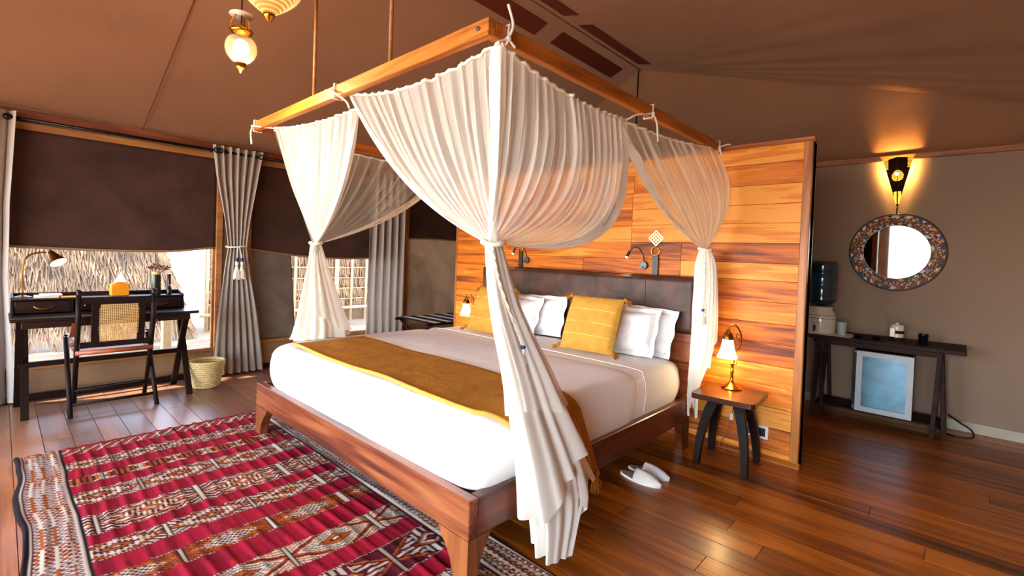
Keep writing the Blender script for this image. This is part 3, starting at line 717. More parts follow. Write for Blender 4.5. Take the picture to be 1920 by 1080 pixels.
# mustard throw across the foot of the bed
th = thing('bed_throw', (-1.0, .42, .66), 'mustard yellow throw laid across the foot of the white bed', 'throw')
def throw(u, v):
    y_ = lerp(.125, .66, v) + .012 * math.sin(7 * u * 2 + 1) + (.03 * max(0, u - .8) * 5) * 1.0
    s_ = lerp(-1.98, .40, u)
    top = MZ + .026 + .004 * noise.noise(Vector((s_ * 4, y_ * 6, 3)))
    r = .10; xe = -.006
    if s_ < xe - r: x_, z_ = s_, top
    else:
        q = s_ - (xe - r)
        if q < r * PI / 2:
            a = q / r; x_ = xe - r + (r + .012) * math.sin(a); z_ = top - r + r * math.cos(a)
        else:
            x_ = xe + .014 + .012 * math.sin(v * 9 + q * 5) + .03 * max(0, q - .16); z_ = top - r - (q - r * PI / 2)
    hq = max(0, s_ - (xe - r))
    y_ += hq * lerp(.85, .42, v)
    return Vector((x_, y_, z_))
obj('throw_cloth', MB().grid(throw, 120, 30), M['throw'], th, smooth=True, solid=.008)
obj('throw_hem', MB().tube([throw(i / 80, 0.0) + Vector((0, -.004, .003)) for i in range(81)], .011, 7), M['throwhem'], th, smooth=True)
for k in (.22, .5, .8):
    obj('stitch_line', MB().tube([throw(.86 + i / 80 * .12, k) + Vector((.006, 0, 0)) for i in range(81)], .002, 4), M['thread'], th)
def tassel(mb, p, l_, r, rr, dirn=(0, 0, -1)):
    p = Vector(p); d = Vector(dirn).normalized()
    mb.sphere(p, r * .55, 10, 6)
    mb.tube([p, p + d * r * .6, p + d * r * .8], [r * .5, r * .45, r * .3], 8)
    for i in range(26):
        a = 2 * PI * i / 26 + rr.uniform(-.1, .1); q = Vector((math.cos(a), math.sin(a), rr.uniform(-.2, .2)))
        q = (q - d * q.dot(d)) * r * rr.uniform(.5, 1.0)
        mb.tube([p + d * r * .5, p + d * l_ * .5 + q * .8, p + d * l_ * rr.uniform(.85, 1) + q], [r * .1, r * .12, r * .07], 4)
rr = random.Random(4)
for v_ in (.03, .97):
    m_ = MB(); q = throw(1, v_); tassel(m_, q + Vector((0.004, 0, -.012)), .11, .03, rr)
    obj('tassel', m_, M['tassel'], th, smooth=True)

# pillows and cushions
def pillow_mesh(w, h, t, flange=0.0, n=26, crease=0.0, seed=0):
    vs = []
    mb = MB()
    def side(sg):
        def f(u, v):
            a, b_ = 2 * u - 1, 2 * v - 1
            k = (max(0, 1 - abs(a) ** 2.6) * max(0, 1 - abs(b_) ** 2.6)) ** .45
            pin = 1 - .07 * (abs(a) ** 3) * (1 - b_ * b_) - 0.0
            pin2 = 1 - .07 * (abs(b_) ** 3) * (1 - a * a)
            z_ = sg * t * k + crease * k * noise.noise(Vector((a * 2.2 + seed, b_ * 2.2, sg)))
            return Vector((a * w / 2 * pin2, b_ * h / 2 * pin, z_))
        return f
    mb.grid(side(1), n, n); mb.grid(side(-1), n, n)
    # seam flange
    if flange:
        ring = []
        for i in range(4 * 16):
            q = i / 16; e = int(q); f_ = q - e
            a, b_ = ((2 * f_ - 1, -1), (1, 2 * f_ - 1), (1 - 2 * f_, 1), (-1, 1 - 2 * f_))[e]
            ring.append((a, b_))
        inn = []; out = []
        for (a, b_) in ring:
            p2 = 1 - .07 * (abs(b_) ** 3) * (1 - a * a); p1 = 1 - .07 * (abs(a) ** 3) * (1 - b_ * b_)
            inn.append(Vector((a * w / 2 * p2, b_ * h / 2 * p1, 0)))
            wv = .012 * math.sin(a * 9 + b_ * 7 + seed)
            out.append(Vector((a * (w / 2 * p2 + flange), b_ * (h / 2 * p1 + flange), wv)))
        m_ = len(ring)
        mb.add(inn + out, [(i, (i + 1) % m_, m_ + (i + 1) % m_, m_ + i) for i in range(m_)])
    return mb
def place(mb, c, tilt, yaw=0, roll=0):
    """stand pillow: local x -> world x, local y -> up, local z -> towards the foot; tilt leans the top back"""
    R_ = Matrix.Rotation(yaw, 3, 'Z') @ Matrix.Rotation(PI / 2 - tilt, 3, 'X') @ Matrix.Rotation(roll, 3, 'Z')
    mb.v = [R_ @ p + Vector(c) for p in mb.v]
    return mb, R_
WP = 'white pillows leaning on the headboard'
for (c, tl, yw, rl, w_, lb, sd_) in (((-.455, 1.945, .80), .38, .0, .02, .47, 'white pillow behind the yellow cushion nearer the side table, foremost of its pair', 1), ((-.385, 2.065, .805), .30, -.05, -.03, .49, 'rear white pillow against the leather headboard on the side table side', 2),
                                 ((-1.57, 1.945, .80), .38, .02, -.02, .50, 'white pillow behind the far yellow cushion, foremost of its pair', 3), ((-1.40, 2.065, .805), .30, .04, .03, .52, 'rear white pillow against the leather headboard near its middle', 4)):
    mb, _ = place(pillow_mesh(w_, .295, .085 if sd_ in (1, 3) else .06, .03, 30, .035, sd_), c, tl, yw, rl)
    tag(obj('pillow', mb, M['pillow'], smooth=True), lb, 'pillow', WP)
rr = random.Random(9)
for (c, tl, yw, lb) in (((-.605, 1.735, .845), .42, .07, 'square mustard cushion with cream stripes and tassels, in front of the nearer white pillows'), ((-1.66, 1.72, .84), .42, -.02, 'mustard striped cushion partly hidden behind the hanging net tail')):
    cu = thing('cushion', (c[0], c[1], .64), lb, 'cushion', 'mustard cushions on the bed')
    mb, R_ = place(pillow_mesh(.43, .42, .075, 0, 26, .012, c[0]), c, tl, yw)
    obj('cover', mb, M['mustard'], cu, smooth=True)
    for k in (-.5, -.05, .42):
        ln_ = []
        for i in range(17):
            a = lerp(-.9, .9, i / 16); kk = (max(0, 1 - abs(a) ** 2.6) * max(0, 1 - abs(k) ** 2.6)) ** .45
            ln_.append(R_ @ Vector((a * .215, k * .21, .075 * kk + .0015)) + Vector(c))
        obj('stripe', MB().tube(ln_, .0016, 4), M['thread'], cu)
    for (a, b_) in ((-1, -1), (1, -1), (1, 1), (-1, 1)):
        m_ = MB(); q = R_ @ Vector((a * .213, b_ * .208, 0)) + Vector(c)
        q.z = max(q.z, .672)
        tassel(m_, q + Vector((a * .012, 0, 0)), .055, .026, rr, (a * .7, -.25, -.45))
        obj('tassel', m_, M['tassel'], cu, smooth=True)

# leather hanging straps with ring and pierced diamond plate on the timber wall
for i, x_ in enumerate((-.405, -1.85)):
    hs = thing('hanging_strap', (x_, PY, 1.2), 'dark leather strap with brass ring and pierced diamond plate ' + ('in full view' if i == 0 else 'behind the gathered net'), 'wall hanging', 'leather straps above the headboard')
    obj('strap', MB().box(x_ - .026, x_ + .026, PY - .012, PY - .001, 1.17, 1.375), M['strap'], hs, bevel=.002)
    obj('strap_fold', MB().box(x_ + .008, x_ + .03, PY - .022, PY - .012, 1.19, 1.37), M['strap'], hs, bevel=.002)
    obj('ring', MB().tube([(x_ + .034 * math.cos(a), PY - .014, 1.404 + .034 * math.sin(a)) for a in [2 * PI * k / 24 for k in range(24)]], .0038, 6, closed=True), M['brass'], hs, smooth=True)
    pl = MB(); d_ = .060; zc = 1.508
    n_ = 4
    for p in range(n_ + 1):
        t = -1 + 2 * p / n_
        for sgn in (1, -1):
            # diagonal lattice bars of the diamond
            a = Vector((x_ + d_ * (t + 1) / 2 * 1 - d_ * (1 - (t + 1) / 2) * 0 - d_ * 0, PY - .008, zc))
            if sgn == 1: A_ = Vector((x_ - d_ + d_ * p / n_, PY - .008, zc + d_ * p / n_)); B_ = Vector((x_ + d_ * p / n_, PY - .008, zc - d_ + d_ * p / n_))
            else: A_ = Vector((x_ - d_ + d_ * p / n_, PY - .008, zc - d_ * p / n_)); B_ = Vector((x_ + d_ * p / n_, PY - .008, zc + d_ - d_ * p / n_))
            pl.bar(A_, B_, .0075 if p in (0, n_) else .0045, .006, (0, 1, 0))
    obj('diamond_plate', pl, M['palebrass'], hs)
    obj('loop', MB().tube([(x_ + .009 * math.cos(a), PY - .008, 1.439 + .009 * math.sin(a)) for a in [2 * PI * k / 12 for k in range(12)]], .003, 6, closed=True), M['brass'], hs)
    rl = thing('reading_lamp', (x_ - .09 if i == 0 else x_ + .09, PY, 1.29), 'small black gooseneck reading lamp on the timber wall ' + ('with its whole arm in view' if i == 0 else 'partly hidden by the gathered net'), 'lamp', 'gooseneck reading lamps')
    bx_ = x_ - .095 if i == 0 else x_ + .085
    obj('wall_plate', MB().lathe([(.0, -.028), (.030, -.028), (.034, -.022), (.034, 0)], (bx_, PY, 1.288), 24, (0, 1, 0)), M['grey'], rl, smooth=True, angle=40)
    obj('switch', MB().lathe([(0, -.036), (.008, -.036), (.009, -.026)], (bx_ - .002, PY, 1.274), 12, (0, 1, 0)), M['black'], rl)
    path = arc_path([(bx_ + .004, PY - .018, 1.31), (bx_ + .006, PY - .04, 1.37), (bx_ - .02, PY - .07, 1.425), (bx_ - .06, PY - .085, 1.428), (bx_ - .09, PY - .09, 1.395)], 20)
    obj('gooseneck', MB().tube(path, .0045, 7), M['black'], rl, smooth=True)
    e0 = Vector((bx_ - .09, PY - .09, 1.40)); dd = Vector((-.38, -.1, -.9)).normalized()
    hd = obj('lamp_head', MB().tube([e0, e0 + dd * .012, e0 + dd * .05], [.008, .012, .0125], 12), M['black'], rl, smooth=True, angle=40)
    obj('led', MB().sphere(e0 + dd * .053, .010, 10, 6), M['led'], hd)
    sp = add_light('reading_light', 'SPOT', e0 + dd * .068, 1.6, (1, .78, .45), .01)
    sp.data.spot_size = 1.9; sp.data.spot_blend = .8
    sp.rotation_euler = dd.to_track_quat('-Z', 'Y').to_euler()

# ------------------------------------------------------------------ canopy frame
cf = thing('bed_canopy', (-1.1, 1.1, 2.13), 'orange timber canopy frame hanging above the bed with two slim rods', 'canopy frame')
CZ0, CZ1, CY0, CX1, CXL = 2.134, 2.198, -.055, .072, -2.285
obj('front_beam', MB().box(CXL, CX1, CY0, CY0 + .038, CZ0, CZ1), M['beamx'], cf, bevel=.003)
obj('side_beam', MB().box(CX1 - .038, CX1, CY0 + .0385, PY - .005, CZ0, CZ1), M['beamy'], cf, bevel=.003)
obj('side_beam', MB().box(CXL, CXL + .038, CY0 + .0385, PY - .005, CZ0, CZ1), M['beamy'], cf, bevel=.003)
for (p, ax) in (((.02, CY0 - .003, 2.166), (0, -1, 0)), ((CX1 - .04, .06, 2.166), (-1, 0, 0)), ((CX1 - .04, 1.06, 2.166), (-1, 0, 0))):
    obj('bolt', MB().lathe([(.0085, 0), (.0085, .004), (.005, .007), (0, .007)], p, 10, ax), M['grey'], cf)
def roofz(x_): return RZ - .38 * (RX - x_) if x_ < RX else RZ + sl * (x_ - RX)
for x_ in (-1.385, -.60):
    obj('hanging_rod', MB().tube([(x_, -.036, CZ1 - .01), (x_, -.036, roofz(x_) - .005)], .0095, 8), M['tany'], cf, smooth=True)
tag(obj('roof_cord', MB().tube([(RX, RY - .03, RZ - .02), (RX + .0, RY - .03, 2.35), (RX, RY - .03, .02)], .008, 6), M['rod']), 'thin dark tent pole dropping from the end of the roof ridge', 'pole')

# ------------------------------------------------------------------ mosquito net
net = thing('canopy_net', (-1.1, 1.0, 2.1), 'sheer white mosquito net gathered at the corners of the bed canopy', 'mosquito net')
G1 = Vector((.035, .045, 1.372)); G2 = Vector((-2.105, .33, 1.365)); G3 = Vector((.055, 2.13, 1.42))
def netpanel(A, B, G, sag, s_in, out, K, amp, seed, spread, mat='net', nu=220, nv=44, bulge=0.0, s_out=.15, gsize=.03, ctrl=None, bulge0=0.0):
    """cloth from top edge A (corner) -> B (inner) gathered to G; out = horizontal direction the folds push towards"""
    A, B, out, spread = Vector(A), Vector(B), Vector(out), Vector(spread)
    def path(u):
        T = A.lerp(B, u); T.z -= sag * 4 * u * (1 - u)
        Gu = G + spread * (u - .5) * gsize * 2
        s_ = lerp(s_out, s_in, u ** 1.3)
        mid = (T + Gu) / 2; low = Vector((T.x, T.y, lerp(Gu.z, T.z, .12)))
        Cc = mid.lerp(low, s_)
        if ctrl is not None:
            T1 = B; mid1 = (T1 + G) / 2; Cc = mid + (Vector(ctrl) - mid1) * (u ** 1.25) + Vector((0, 0, -.06 * math.sin(PI * u)))
        return T, Cc, Gu
    def f(u, v):
        T, Cc, Gu = path(u)
        p = bez(T, Cc, Gu, v)
        ph = 2 * PI * K * u + 1.7 * math.sin(5 * u + seed) + .6 * math.sin(23 * u + 2 * seed)
        env = (.35 + .65 * math.sin(PI * min(1, v * .9 + .05))) * (1 - v ** 3 * .7)
        md = .45 + 1.1 * max(0, .5 + noise.noise(Vector((u * 7 + seed * 3, v * .8, seed))))
        sh = noise.noise(Vector((u * 16, v * 1.5, seed + 5)))
        w = amp * env * md * (math.sin(ph) + .45 * math.sin(2.3 * ph + seed + 3 * v) + .2 * math.sin(5.1 * ph + 4 * v) + .8 * sh)
        p = p + (B - A).normalized() * (.020 * md * env * math.cos(ph + 1) * (1 - v))
        p = p + out * (w + bulge * math.sin(PI * v) * math.sin(PI * min(1, u * 1.1)) + bulge0 * math.sin(PI * v) * (1 - u) ** 2)
        return p
    o = obj('net_panel', MB().grid(f, nu, nv), M[mat], net, smooth=True)
    # bound inner hem and top tape
    def ribbon(pts, wdir, w):
        m_ = MB(); n_ = len(pts)
        vs = [p for p in pts] + [p + wdir(i) * w for i, p in enumerate(pts)]
        m_.add(vs, [(i, i + 1, n_ + i + 1, n_ + i) for i in range(n_ - 1)])
        return m_
    inner = [f(1, j / 40) + out * .004 for j in range(41)]
    innerb = [f(lerp(.965, .80, (j / 40) ** 1.2), j / 40) + out * .006 for j in range(41)]
    m_ = MB(); m_.add(inner + innerb, [(j, j + 1, 41 + j + 1, 41 + j) for j in range(40)])
    obj('hem', m_, M['nethem'], o, smooth=True)
    top = [f(i / 80, 0) + out * .003 + Vector((0, 0, .004)) for i in range(81)]
    obj('top_tape', MB().tube(top, .0075, 5), M['nethem'], o, smooth=True)
    return f
TF = (0, -1, 0); TRt = (1, 0, 0); TL = (1, 0, 0)
netpanel((.088, -.012, 2.105), (-1.042, -.0, 2.150), G1, .06, .10, TF, 16, .016, 1, (-.6, -.2, 0), bulge=.03, ctrl=(-.56, 0, 1.57))
netpanel((-2.03, .0, 2.125), (-.93, .0, 2.06), G2, .03, .22, TF, 13, .015, 2, (.8, -.1, 0), bulge=.02, ctrl=(-1.25, .12, 1.58))
netpanel((.088, -.012, 2.105), (.03, 1.02, 2.075), G1, .045, 1.05, TRt, 16, .017, 3, (.0, .7, 0), bulge=.05, ctrl=(.04, 1.22, 1.28))
netpanel((.06, 2.27, 2.150), (.03, .86, 2.06), G3, .03, .30, TRt, 13, .016, 4, (0, -.8, 0), bulge=.05, mat='netthin', ctrl=(.03, 1.42, 1.56), bulge0=.11)
netpanel((-2.16, .03, 2.14), (-2.2, 1.62, 2.10), G2, .04, .95, TL, 14, .016, 5, (0, .8, 0), bulge=-.03, mat='netthin', ctrl=(-2.18, 1.2, 1.60))
for (A_, G_, d1, d2) in ((Vector((.088, -.012, 2.105)), G1, Vector((-.035, -.010, -.004)), Vector((.010, .035, -.006))), (Vector((-2.03, .0, 2.125)), G2, Vector((.035, -.010, 0)), Vector((-.010, .03, 0)))):
    def band(u, v):
        p = A_.lerp(G_, v); o_ = d1.lerp(d2, u) * (1 - .5 * v) + Vector((.012, -.012, 0)) * math.sin(PI * u)
        return p + o_ * (1 + .15 * math.sin(9 * v + 5 * u))
    obj('corner_band', MB().grid(band, 10, 30), M['nethem'], net, smooth=True)
# hanging tails
def tail(path, radii, squash, K, seed, ztips, mat, amp=.28, nu=150, nv=46, along=(0, 1, 0), rip=.0):
    P_ = arc_path(path, nv); n_ = len(P_) - 1
    al = Vector(along).normalized(); ac = Vector((al.y, -al.x, 0))
    def f(u, v):
        a = 2 * PI * u
        tip = ztips(a); vv = v * tip
        k = vv * n_; i = min(int(k), n_ - 1); c = P_[i].lerp(P_[i + 1], k - i)
        kr = vv * (len(radii) - 1); ir = min(int(kr), len(radii) - 2); r = lerp(radii[ir], radii[ir + 1], kr - ir)
        fold = 1 + amp * math.sin(K * a + seed + 1.2 * math.sin(2 * a) + rip * vv) + amp * .45 * math.sin((2 * K + 1) * a + seed * 2 - 2 * vv)
        return c + al * (math.cos(a) * r * fold) + ac * (math.sin(a) * r * squash * fold)
    return obj('net_tail', MB().grid(f, nu, nv, True), M[mat], net, smooth=True)
tail([G1, (.055, .09, 1.15), (.075, .2, .86), (.105, .33, .55), (.13, .41, .28), (.135, .40, .03)], [.03, .055, .095, .14, .16, .115], .45, 6, 1.0,
     lambda a: .965 + .03 * math.sin(a + .4) if math.cos(a) < .35 else .84 + .04 * math.sin(3 * a), 'nethem', amp=.24)
tail([G1, (.06, .1, 1.12), (.085, .21, .84), (.115, .34, .52), (.15, .42, .27)], [.034, .062, .105, .165, .22], .5, 5, 3.0,
     lambda a: .93 + .07 * math.cos(2 * a + .5) - .12 * max(0, math.sin(a * 1.5 + 1)), 'nethem', amp=.24)
tail([G1, (.062, .1, 1.12), (.09, .22, .84), (.105, .28, .68)], [.036, .065, .11, .14], .55, 7, 5.0, lambda a: .95 + .05 * math.sin(2 * a), 'net', amp=.2)
tail([G2, (-2.10, .34, 1.2), (-2.10, .36, .95), (-2.10, .385, .75), (-2.10, .385, .662)], [.03, .06, .115, .165, .185], .42, 7, 2.0, lambda a: .985 + .015 * math.sin(3 * a), 'nethem', amp=.22)
tail([G2, (-2.10, .35, 1.2), (-2.09, .40, .95), (-2.08, .45, .70)], [.032, .062, .10, .15], .5, 5, 4.0, lambda a: .9 + .08 * math.sin(2 * a), 'net', amp=.22)
tail([G3, (.06, 2.13, 1.3), (.065, 2.12, 1.0), (.066, 2.105, .72), (.042, 2.06, .46), (.042, 2.06, .24)], [.032, .06, .068, .066, .034, .030], .6, 6, 1.5, lambda a: .93 + .07 * math.sin(2 * a + 1), 'nethem', amp=.22, along=(1, 0, 0))
tail([G3, (.062, 2.13, 1.3), (.075, 2.12, 1.0), (.082, 2.11, .60)], [.034, .062, .07, .066], .6, 5, 3.5, lambda a: .9 + .1 * math.sin(2 * a), 'net', amp=.25, along=(1, 0, 0))
# knots round the gathers, tie cords with beads
for (g_, cd) in ((G1, [(.075, .0, 1.36), (.085, .04, 1.22), (.10, .12, 1.05), (.115, .155, .97)]), (G2, [(-2.06, .3, 1.35), (-2.04, .28, 1.3)]), (G3, [(.08, 2.07, 1.4), (.09, 2.06, 1.2), (.09, 2.05, 1.0)])):
    obj('tie_knot', MB().tube([g_ + Vector((.040 * math.cos(a), .040 * math.sin(a), .006 * math.sin(2 * a))) for a in [2 * PI * k / 20 for k in range(20)]], .011, 6, closed=True), M['nethem'], net, smooth=True)
    p_ = arc_path(cd, 30)
    tw = MB()
    for ph in (0, PI): tw.tube([q + Vector((.004 * math.cos(i * 1.3 + ph), .004 * math.sin(i * 1.3 + ph), 0)) for i, q in enumerate(p_)], .0045, 5)
    cdo = obj('tie_cord', tw, M['cream'], net, smooth=True)
    if len(cd) > 2:
        obj('bead', MB().sphere(p_[-1], .011, 10, 8), M['blue'], cdo, smooth=True)
        m_ = MB(); tassel(m_, p_[-1] + Vector((0, 0, -.016)), .09, .018, rr); obj('tassel', m_, M['cream'], cdo)
# white tapes knotted to the beams
def tie(knot, ends, wrap):
    m_ = MB(); knot = Vector(knot)
    m_.sphere(knot, .012, 8, 6)
    for e in ends: m_.tube(arc_path([knot] + e, 10), .0055, 5)
    m_.tube(wrap, .0055, 5, closed=True)
    obj('tie_tape', m_, M['nethem'], net, smooth=True)
def wrapx(x_): return [(x_, CY0 - .006, CZ0 - .006), (x_ + .01, CY0 - .006, CZ1 + .006), (x_ + .01, CY0 + .044, CZ1 + .006), (x_, CY0 + .044, CZ0 - .006)]
def wrapy(y_): return [(CX1 + .006, y_, CZ0 - .006), (CX1 + .006, y_ + .01, CZ1 + .006), (CX1 - .044, y_ + .01, CZ1 + .006), (CX1 - .044, y_, CZ0 - .006)]
tie((-2.26, CY0 - .012, 2.16), [[(-2.2, CY0 - .02, 2.15), (-2.03, -.0, 2.125)], [(-2.24, CY0 - .03, 2.11), (-2.22, CY0 - .03, 2.03)]], wrapx(-2.26))
tie((-1.10, CY0 - .012, 2.165), [[(-1.08, -.02, 2.15), (-1.042, -.0, 2.150)], [(-1.04, CY0 - .03, 2.14), (-1.0, -.04, 2.10), (-1.02, -.01, 2.075)], [(-1.14, CY0 - .03, 2.172)]], wrapx(-1.10))
tie((CX1 + .012, .04, 2.145), [[(.085, -.01, 2.115)], [(CX1 + .02, .055, 2.20), (CX1 + .015, .03, 2.27)], [(CX1 + .02, .07, 2.12)]], wrapy(.04))
tie((CX1 + .010, 1.22, 2.15), [[(CX1 - .02, 1.1, 2.12), (.03, 1.02, 2.075)], [(CX1 + .02, 1.25, 2.1), (CX1 + .022, 1.27, 2.0)]], wrapy(1.22))
tie((CX1 + .010, 2.25, 2.16), [[(.06, 2.27, 2.150)], [(CX1 + .05, 2.29, 2.18), (CX1 + .07, 2.29, 2.175)], [(CX1 + .02, 2.26, 2.10)]], wrapy(2.25))

# ------------------------------------------------------------------ copies of a thing with its parts
def copy_tree(o, parent=None):
    c = o.copy(); COL.objects.link(c); c.parent = parent
    for ch in [k for k in bpy.data.objects if k.parent == o]: copy_tree(ch, c)
    return c

# ------------------------------------------------------------------ side tables
def rrect(x0, x1, y0, y1, r, n=5):
    out = []
    for (cx, cy, a0) in ((x1 - r, y1 - r, 0), (x0 + r, y1 - r, PI / 2), (x0 + r, y0 + r, PI), (x1 - r, y0 + r, 1.5 * PI)):
        for k in range(n + 1):
            a = a0 + PI / 2 * k / n; out.append((cx + r * math.cos(a), cy + r * math.sin(a)))
    return out
ST = (.285, 2.07, 0)
st = thing('side_table', ST, 'small dark wooden side table with splayed curved legs below the nearer brass lamp', 'side table', 'bedside tables')
def stp(x_, y_, z_): # local -> world, slight turn
    a = .06; return Vector((ST[0] + x_ * math.cos(a) - y_ * math.sin(a), ST[1] + x_ * math.sin(a) + y_ * math.cos(a), z_))
tp = MB().prism([(p[0], p[1]) for p in rrect(-.195, .195, -.20, .20, .03)], (0, 0, .034), (0, 0, .433), (1, 0, 0), (0, 1, 0))
tp.v = [stp(p.x, p.y, p.z) for p in tp.v]
obj('table_top', tp, M['table'], st, bevel=.003)
for (sx_, sy_) in ((-1, -1), (1, -1), (1, 1), (-1, 1)):
    lg = MB(); prof = []
    for k in range(9):
        t = k / 8; z_ = lerp(.433, 0, t); off_ = .075 + .085 * math.sin(t * PI / 2) ** .8
        prof.append((off_, z_, lerp(.062, .034, t)))
    ring = []
    for (off_, z_, w_) in prof:
        for (i_, j_) in ((-1, -1), (1, -1), (1, 1), (-1, 1)):
            ring.append(stp(sx_ * (off_ * .92) + i_ * w_ * .5, sy_ * (off_ * .96) + j_ * .024, z_))
    fs = [(0, 1, 2, 3), (35, 34, 33, 32)]
    for k in range(8):
        for q in range(4): fs.append((k * 4 + q, k * 4 + (q + 1) % 4, k * 4 + 4 + (q + 1) % 4, k * 4 + 4 + q))
    lg.add(ring, fs); obj('leg', lg, M['dark'], st)
st2 = copy_tree(st); st2.location = (-2.55, 2.07, 0); st2['label'] = 'dark wooden side table at the far side of the bed below the far brass lamp'

# brass table lamps with cut-glass bell shades
def table_lamp(c, mir, label):
    x_, y_, z_ = c
    t = thing('table_lamp', c, label, 'lamp', 'brass bedside lamps')
    obj('base', MB().lathe([(.0, 0), (.064, 0), (.066, .006), (.058, .014), (.046, .02), (.03, .032), (.016, .045), (.012, .06)], c, 32), M['brass'], t, smooth=True, angle=50)
    obj('stem', MB().lathe([(.010, .05), (.010, .115), (.015, .12), (.010, .126), (.010, .16), (.017, .166), (.019, .176), (.012, .186), (.007, .2), (.006, .25)], c, 16), M['brass'], t, smooth=True)
    obj('knob', MB().tube([(x_ + .012, y_ - .01, z_ + .175), (x_ + .03, y_ - .012, z_ + .18)], [.004, .009], 8), M['brass'], t)
    sx_ = x_ - .022 * mir; sy_ = y_ - .045
    obj('arm', MB().tube(arc_path([(x_, y_, z_ + .24), (x_ + .045 * mir, y_ - .005, z_ + .30), (x_ + .05 * mir, y_ - .012, z_ + .38), (x_ + .02 * mir, y_ - .03, z_ + .44), (sx_ + .004, sy_, z_ + .43), (sx_, sy_, z_ + .40)], 30), .0055, 8), M['oldbrass'], t, smooth=True)
    obj('arm_scroll', MB().tube(arc_path([(x_ + .048 * mir, y_ - .01, z_ + .33), (x_ + .024 * mir, y_ - .02, z_ + .36), (x_ + .028 * mir, y_ - .02, z_ + .385), (x_ + .038 * mir, y_ - .02, z_ + .375)], 14), .0035, 6), M['oldbrass'], t, smooth=True)
    obj('shade_cap', MB().lathe([(.036, .342), (.036, .352), (.03, .372), (.02, .39), (.012, .398), (.01, .41), (0, .414)], (sx_, sy_, z_), 24), M['oldbrass'], t, smooth=True, angle=50)
    sh = MB().lathe([(.066, .215), (.064, .222), (.052, .25), (.042, .285), (.036, .32), (.033, .345)], (sx_, sy_, z_), 48, rfun=lambda a, h: 1 + .02 * math.cos(a * 24) * (1 if h < .33 else 0), cap=False)
    so = obj('glass_shade', sh, M['bell'], t, smooth=False)
    obj('bulb', MB().sphere((sx_, sy_, z_ + .285), .016, 10, 8, (1, 1, 1.5)), M['bulb'], t, smooth=True)
    add_light('table_lamp_light', 'POINT', (sx_, sy_, z_ + .20), 2.6, (1, .68, .32), .03)
    add_light('table_lamp_light', 'POINT', (sx_ + .02, sy_ + .0, z_ + .46), 0.5, (1, .68, .32), .03)
    return t
table_lamp((.255, 2.19, .4675), 1, 'brass table lamp with lit bell glass shade on the nearer side table')
table_lamp((-2.365, 2.13, .4675), 1, 'brass table lamp glowing at the far side of the bed')
# lamp flex with its inline switch
cdx = thing('lamp_cord', (.3, 2.24, .0), 'thin clear lamp cord with white inline switch behind the nearer side table', 'cord')
obj('cord', MB().tube(arc_path([(.27, 2.262, .43), (.25, 2.27, .34), (.24, 2.27, .24), (.21, 2.25, .12), (.17, 2.24, .03), (.20, 2.22, .006), (.26, 2.22, .006), (.22, 2.255, .006), (.3, 2.262, .006), (.33, 2.27, .10), (.335, 2.30, .17)], 60), .003, 5), M['sling'], cdx, smooth=True)
obj('inline_switch', MB().box(.228, .252, 2.258, 2.28, .225, .275), M['whiteplastic'], cdx, bevel=.005)

# ------------------------------------------------------------------ slippers
def slipper(cx, cy, rot, label):
    t = thing('slipper', (cx, cy, 0), label, 'slipper', 'white slippers on the floor')
    def pt_(a, z_, k=1.0):
        # foot outline, toe towards +x
        lx = .135 * math.cos(a); w_ = .046 + .006 * math.cos(a); ly = w_ * math.sin(a) * (1 - .1 * math.cos(2 * a))
        lx *= k; ly *= k
        return Vector((cx + lx * math.cos(rot) - ly * math.sin(rot), cy + lx * math.sin(rot) + ly * math.cos(rot), z_))
    n_ = 36
    m_ = MB(); A_ = [2 * PI * k / n_ for k in range(n_)]
    vs = [pt_(a, 0.0) for a in A_] + [pt_(a, .012) for a in A_]
    m_.add(vs, [list(range(n_))[::-1], list(range(n_, 2 * n_))] + [(k, (k + 1) % n_, n_ + (k + 1) % n_, n_ + k) for k in range(n_)])
    obj('sole', m_, M['slip'], t, smooth=False)
    m_ = MB(); vs = [pt_(a, .0125, .92) for a in A_]; m_.add(vs, [list(range(n_))])
    obj('insole', m_, M['slipin'], t, solid=.001)
    def up(u, v):
        a = lerp(-PI * .56, PI * .56, u)
        k = lerp(1.0, .0, v)
        e = pt_(a, .012); x0 = -.01
        c = Vector((cx + x0 * math.cos(rot), cy + x0 * math.sin(rot), .012))
        # cross arch between both edges
        b_ = pt_(-a, .012); mid = (e + b_) / 2
        p = e.lerp(mid, v); h = .05 * math.sin(v * PI / 2) * max(0, math.cos(a * .85)) ** .0
        tt = max(0, math.cos(a)) if abs(a) < PI / 2 else 0
        p.z = .012 + (.052 * (1 - .85 * tt ** 2)) * math.sin(v * PI / 2)
        return p
    obj('upper', MB().grid(up, 28, 8), M['slip'], t, smooth=True, solid=.004)
slipper(.010, 1.392, -.03, 'white towelling slipper of the pair lying farther from the side table')
slipper(.005, 1.508, .04, 'white towelling slipper lying nearer the side table')

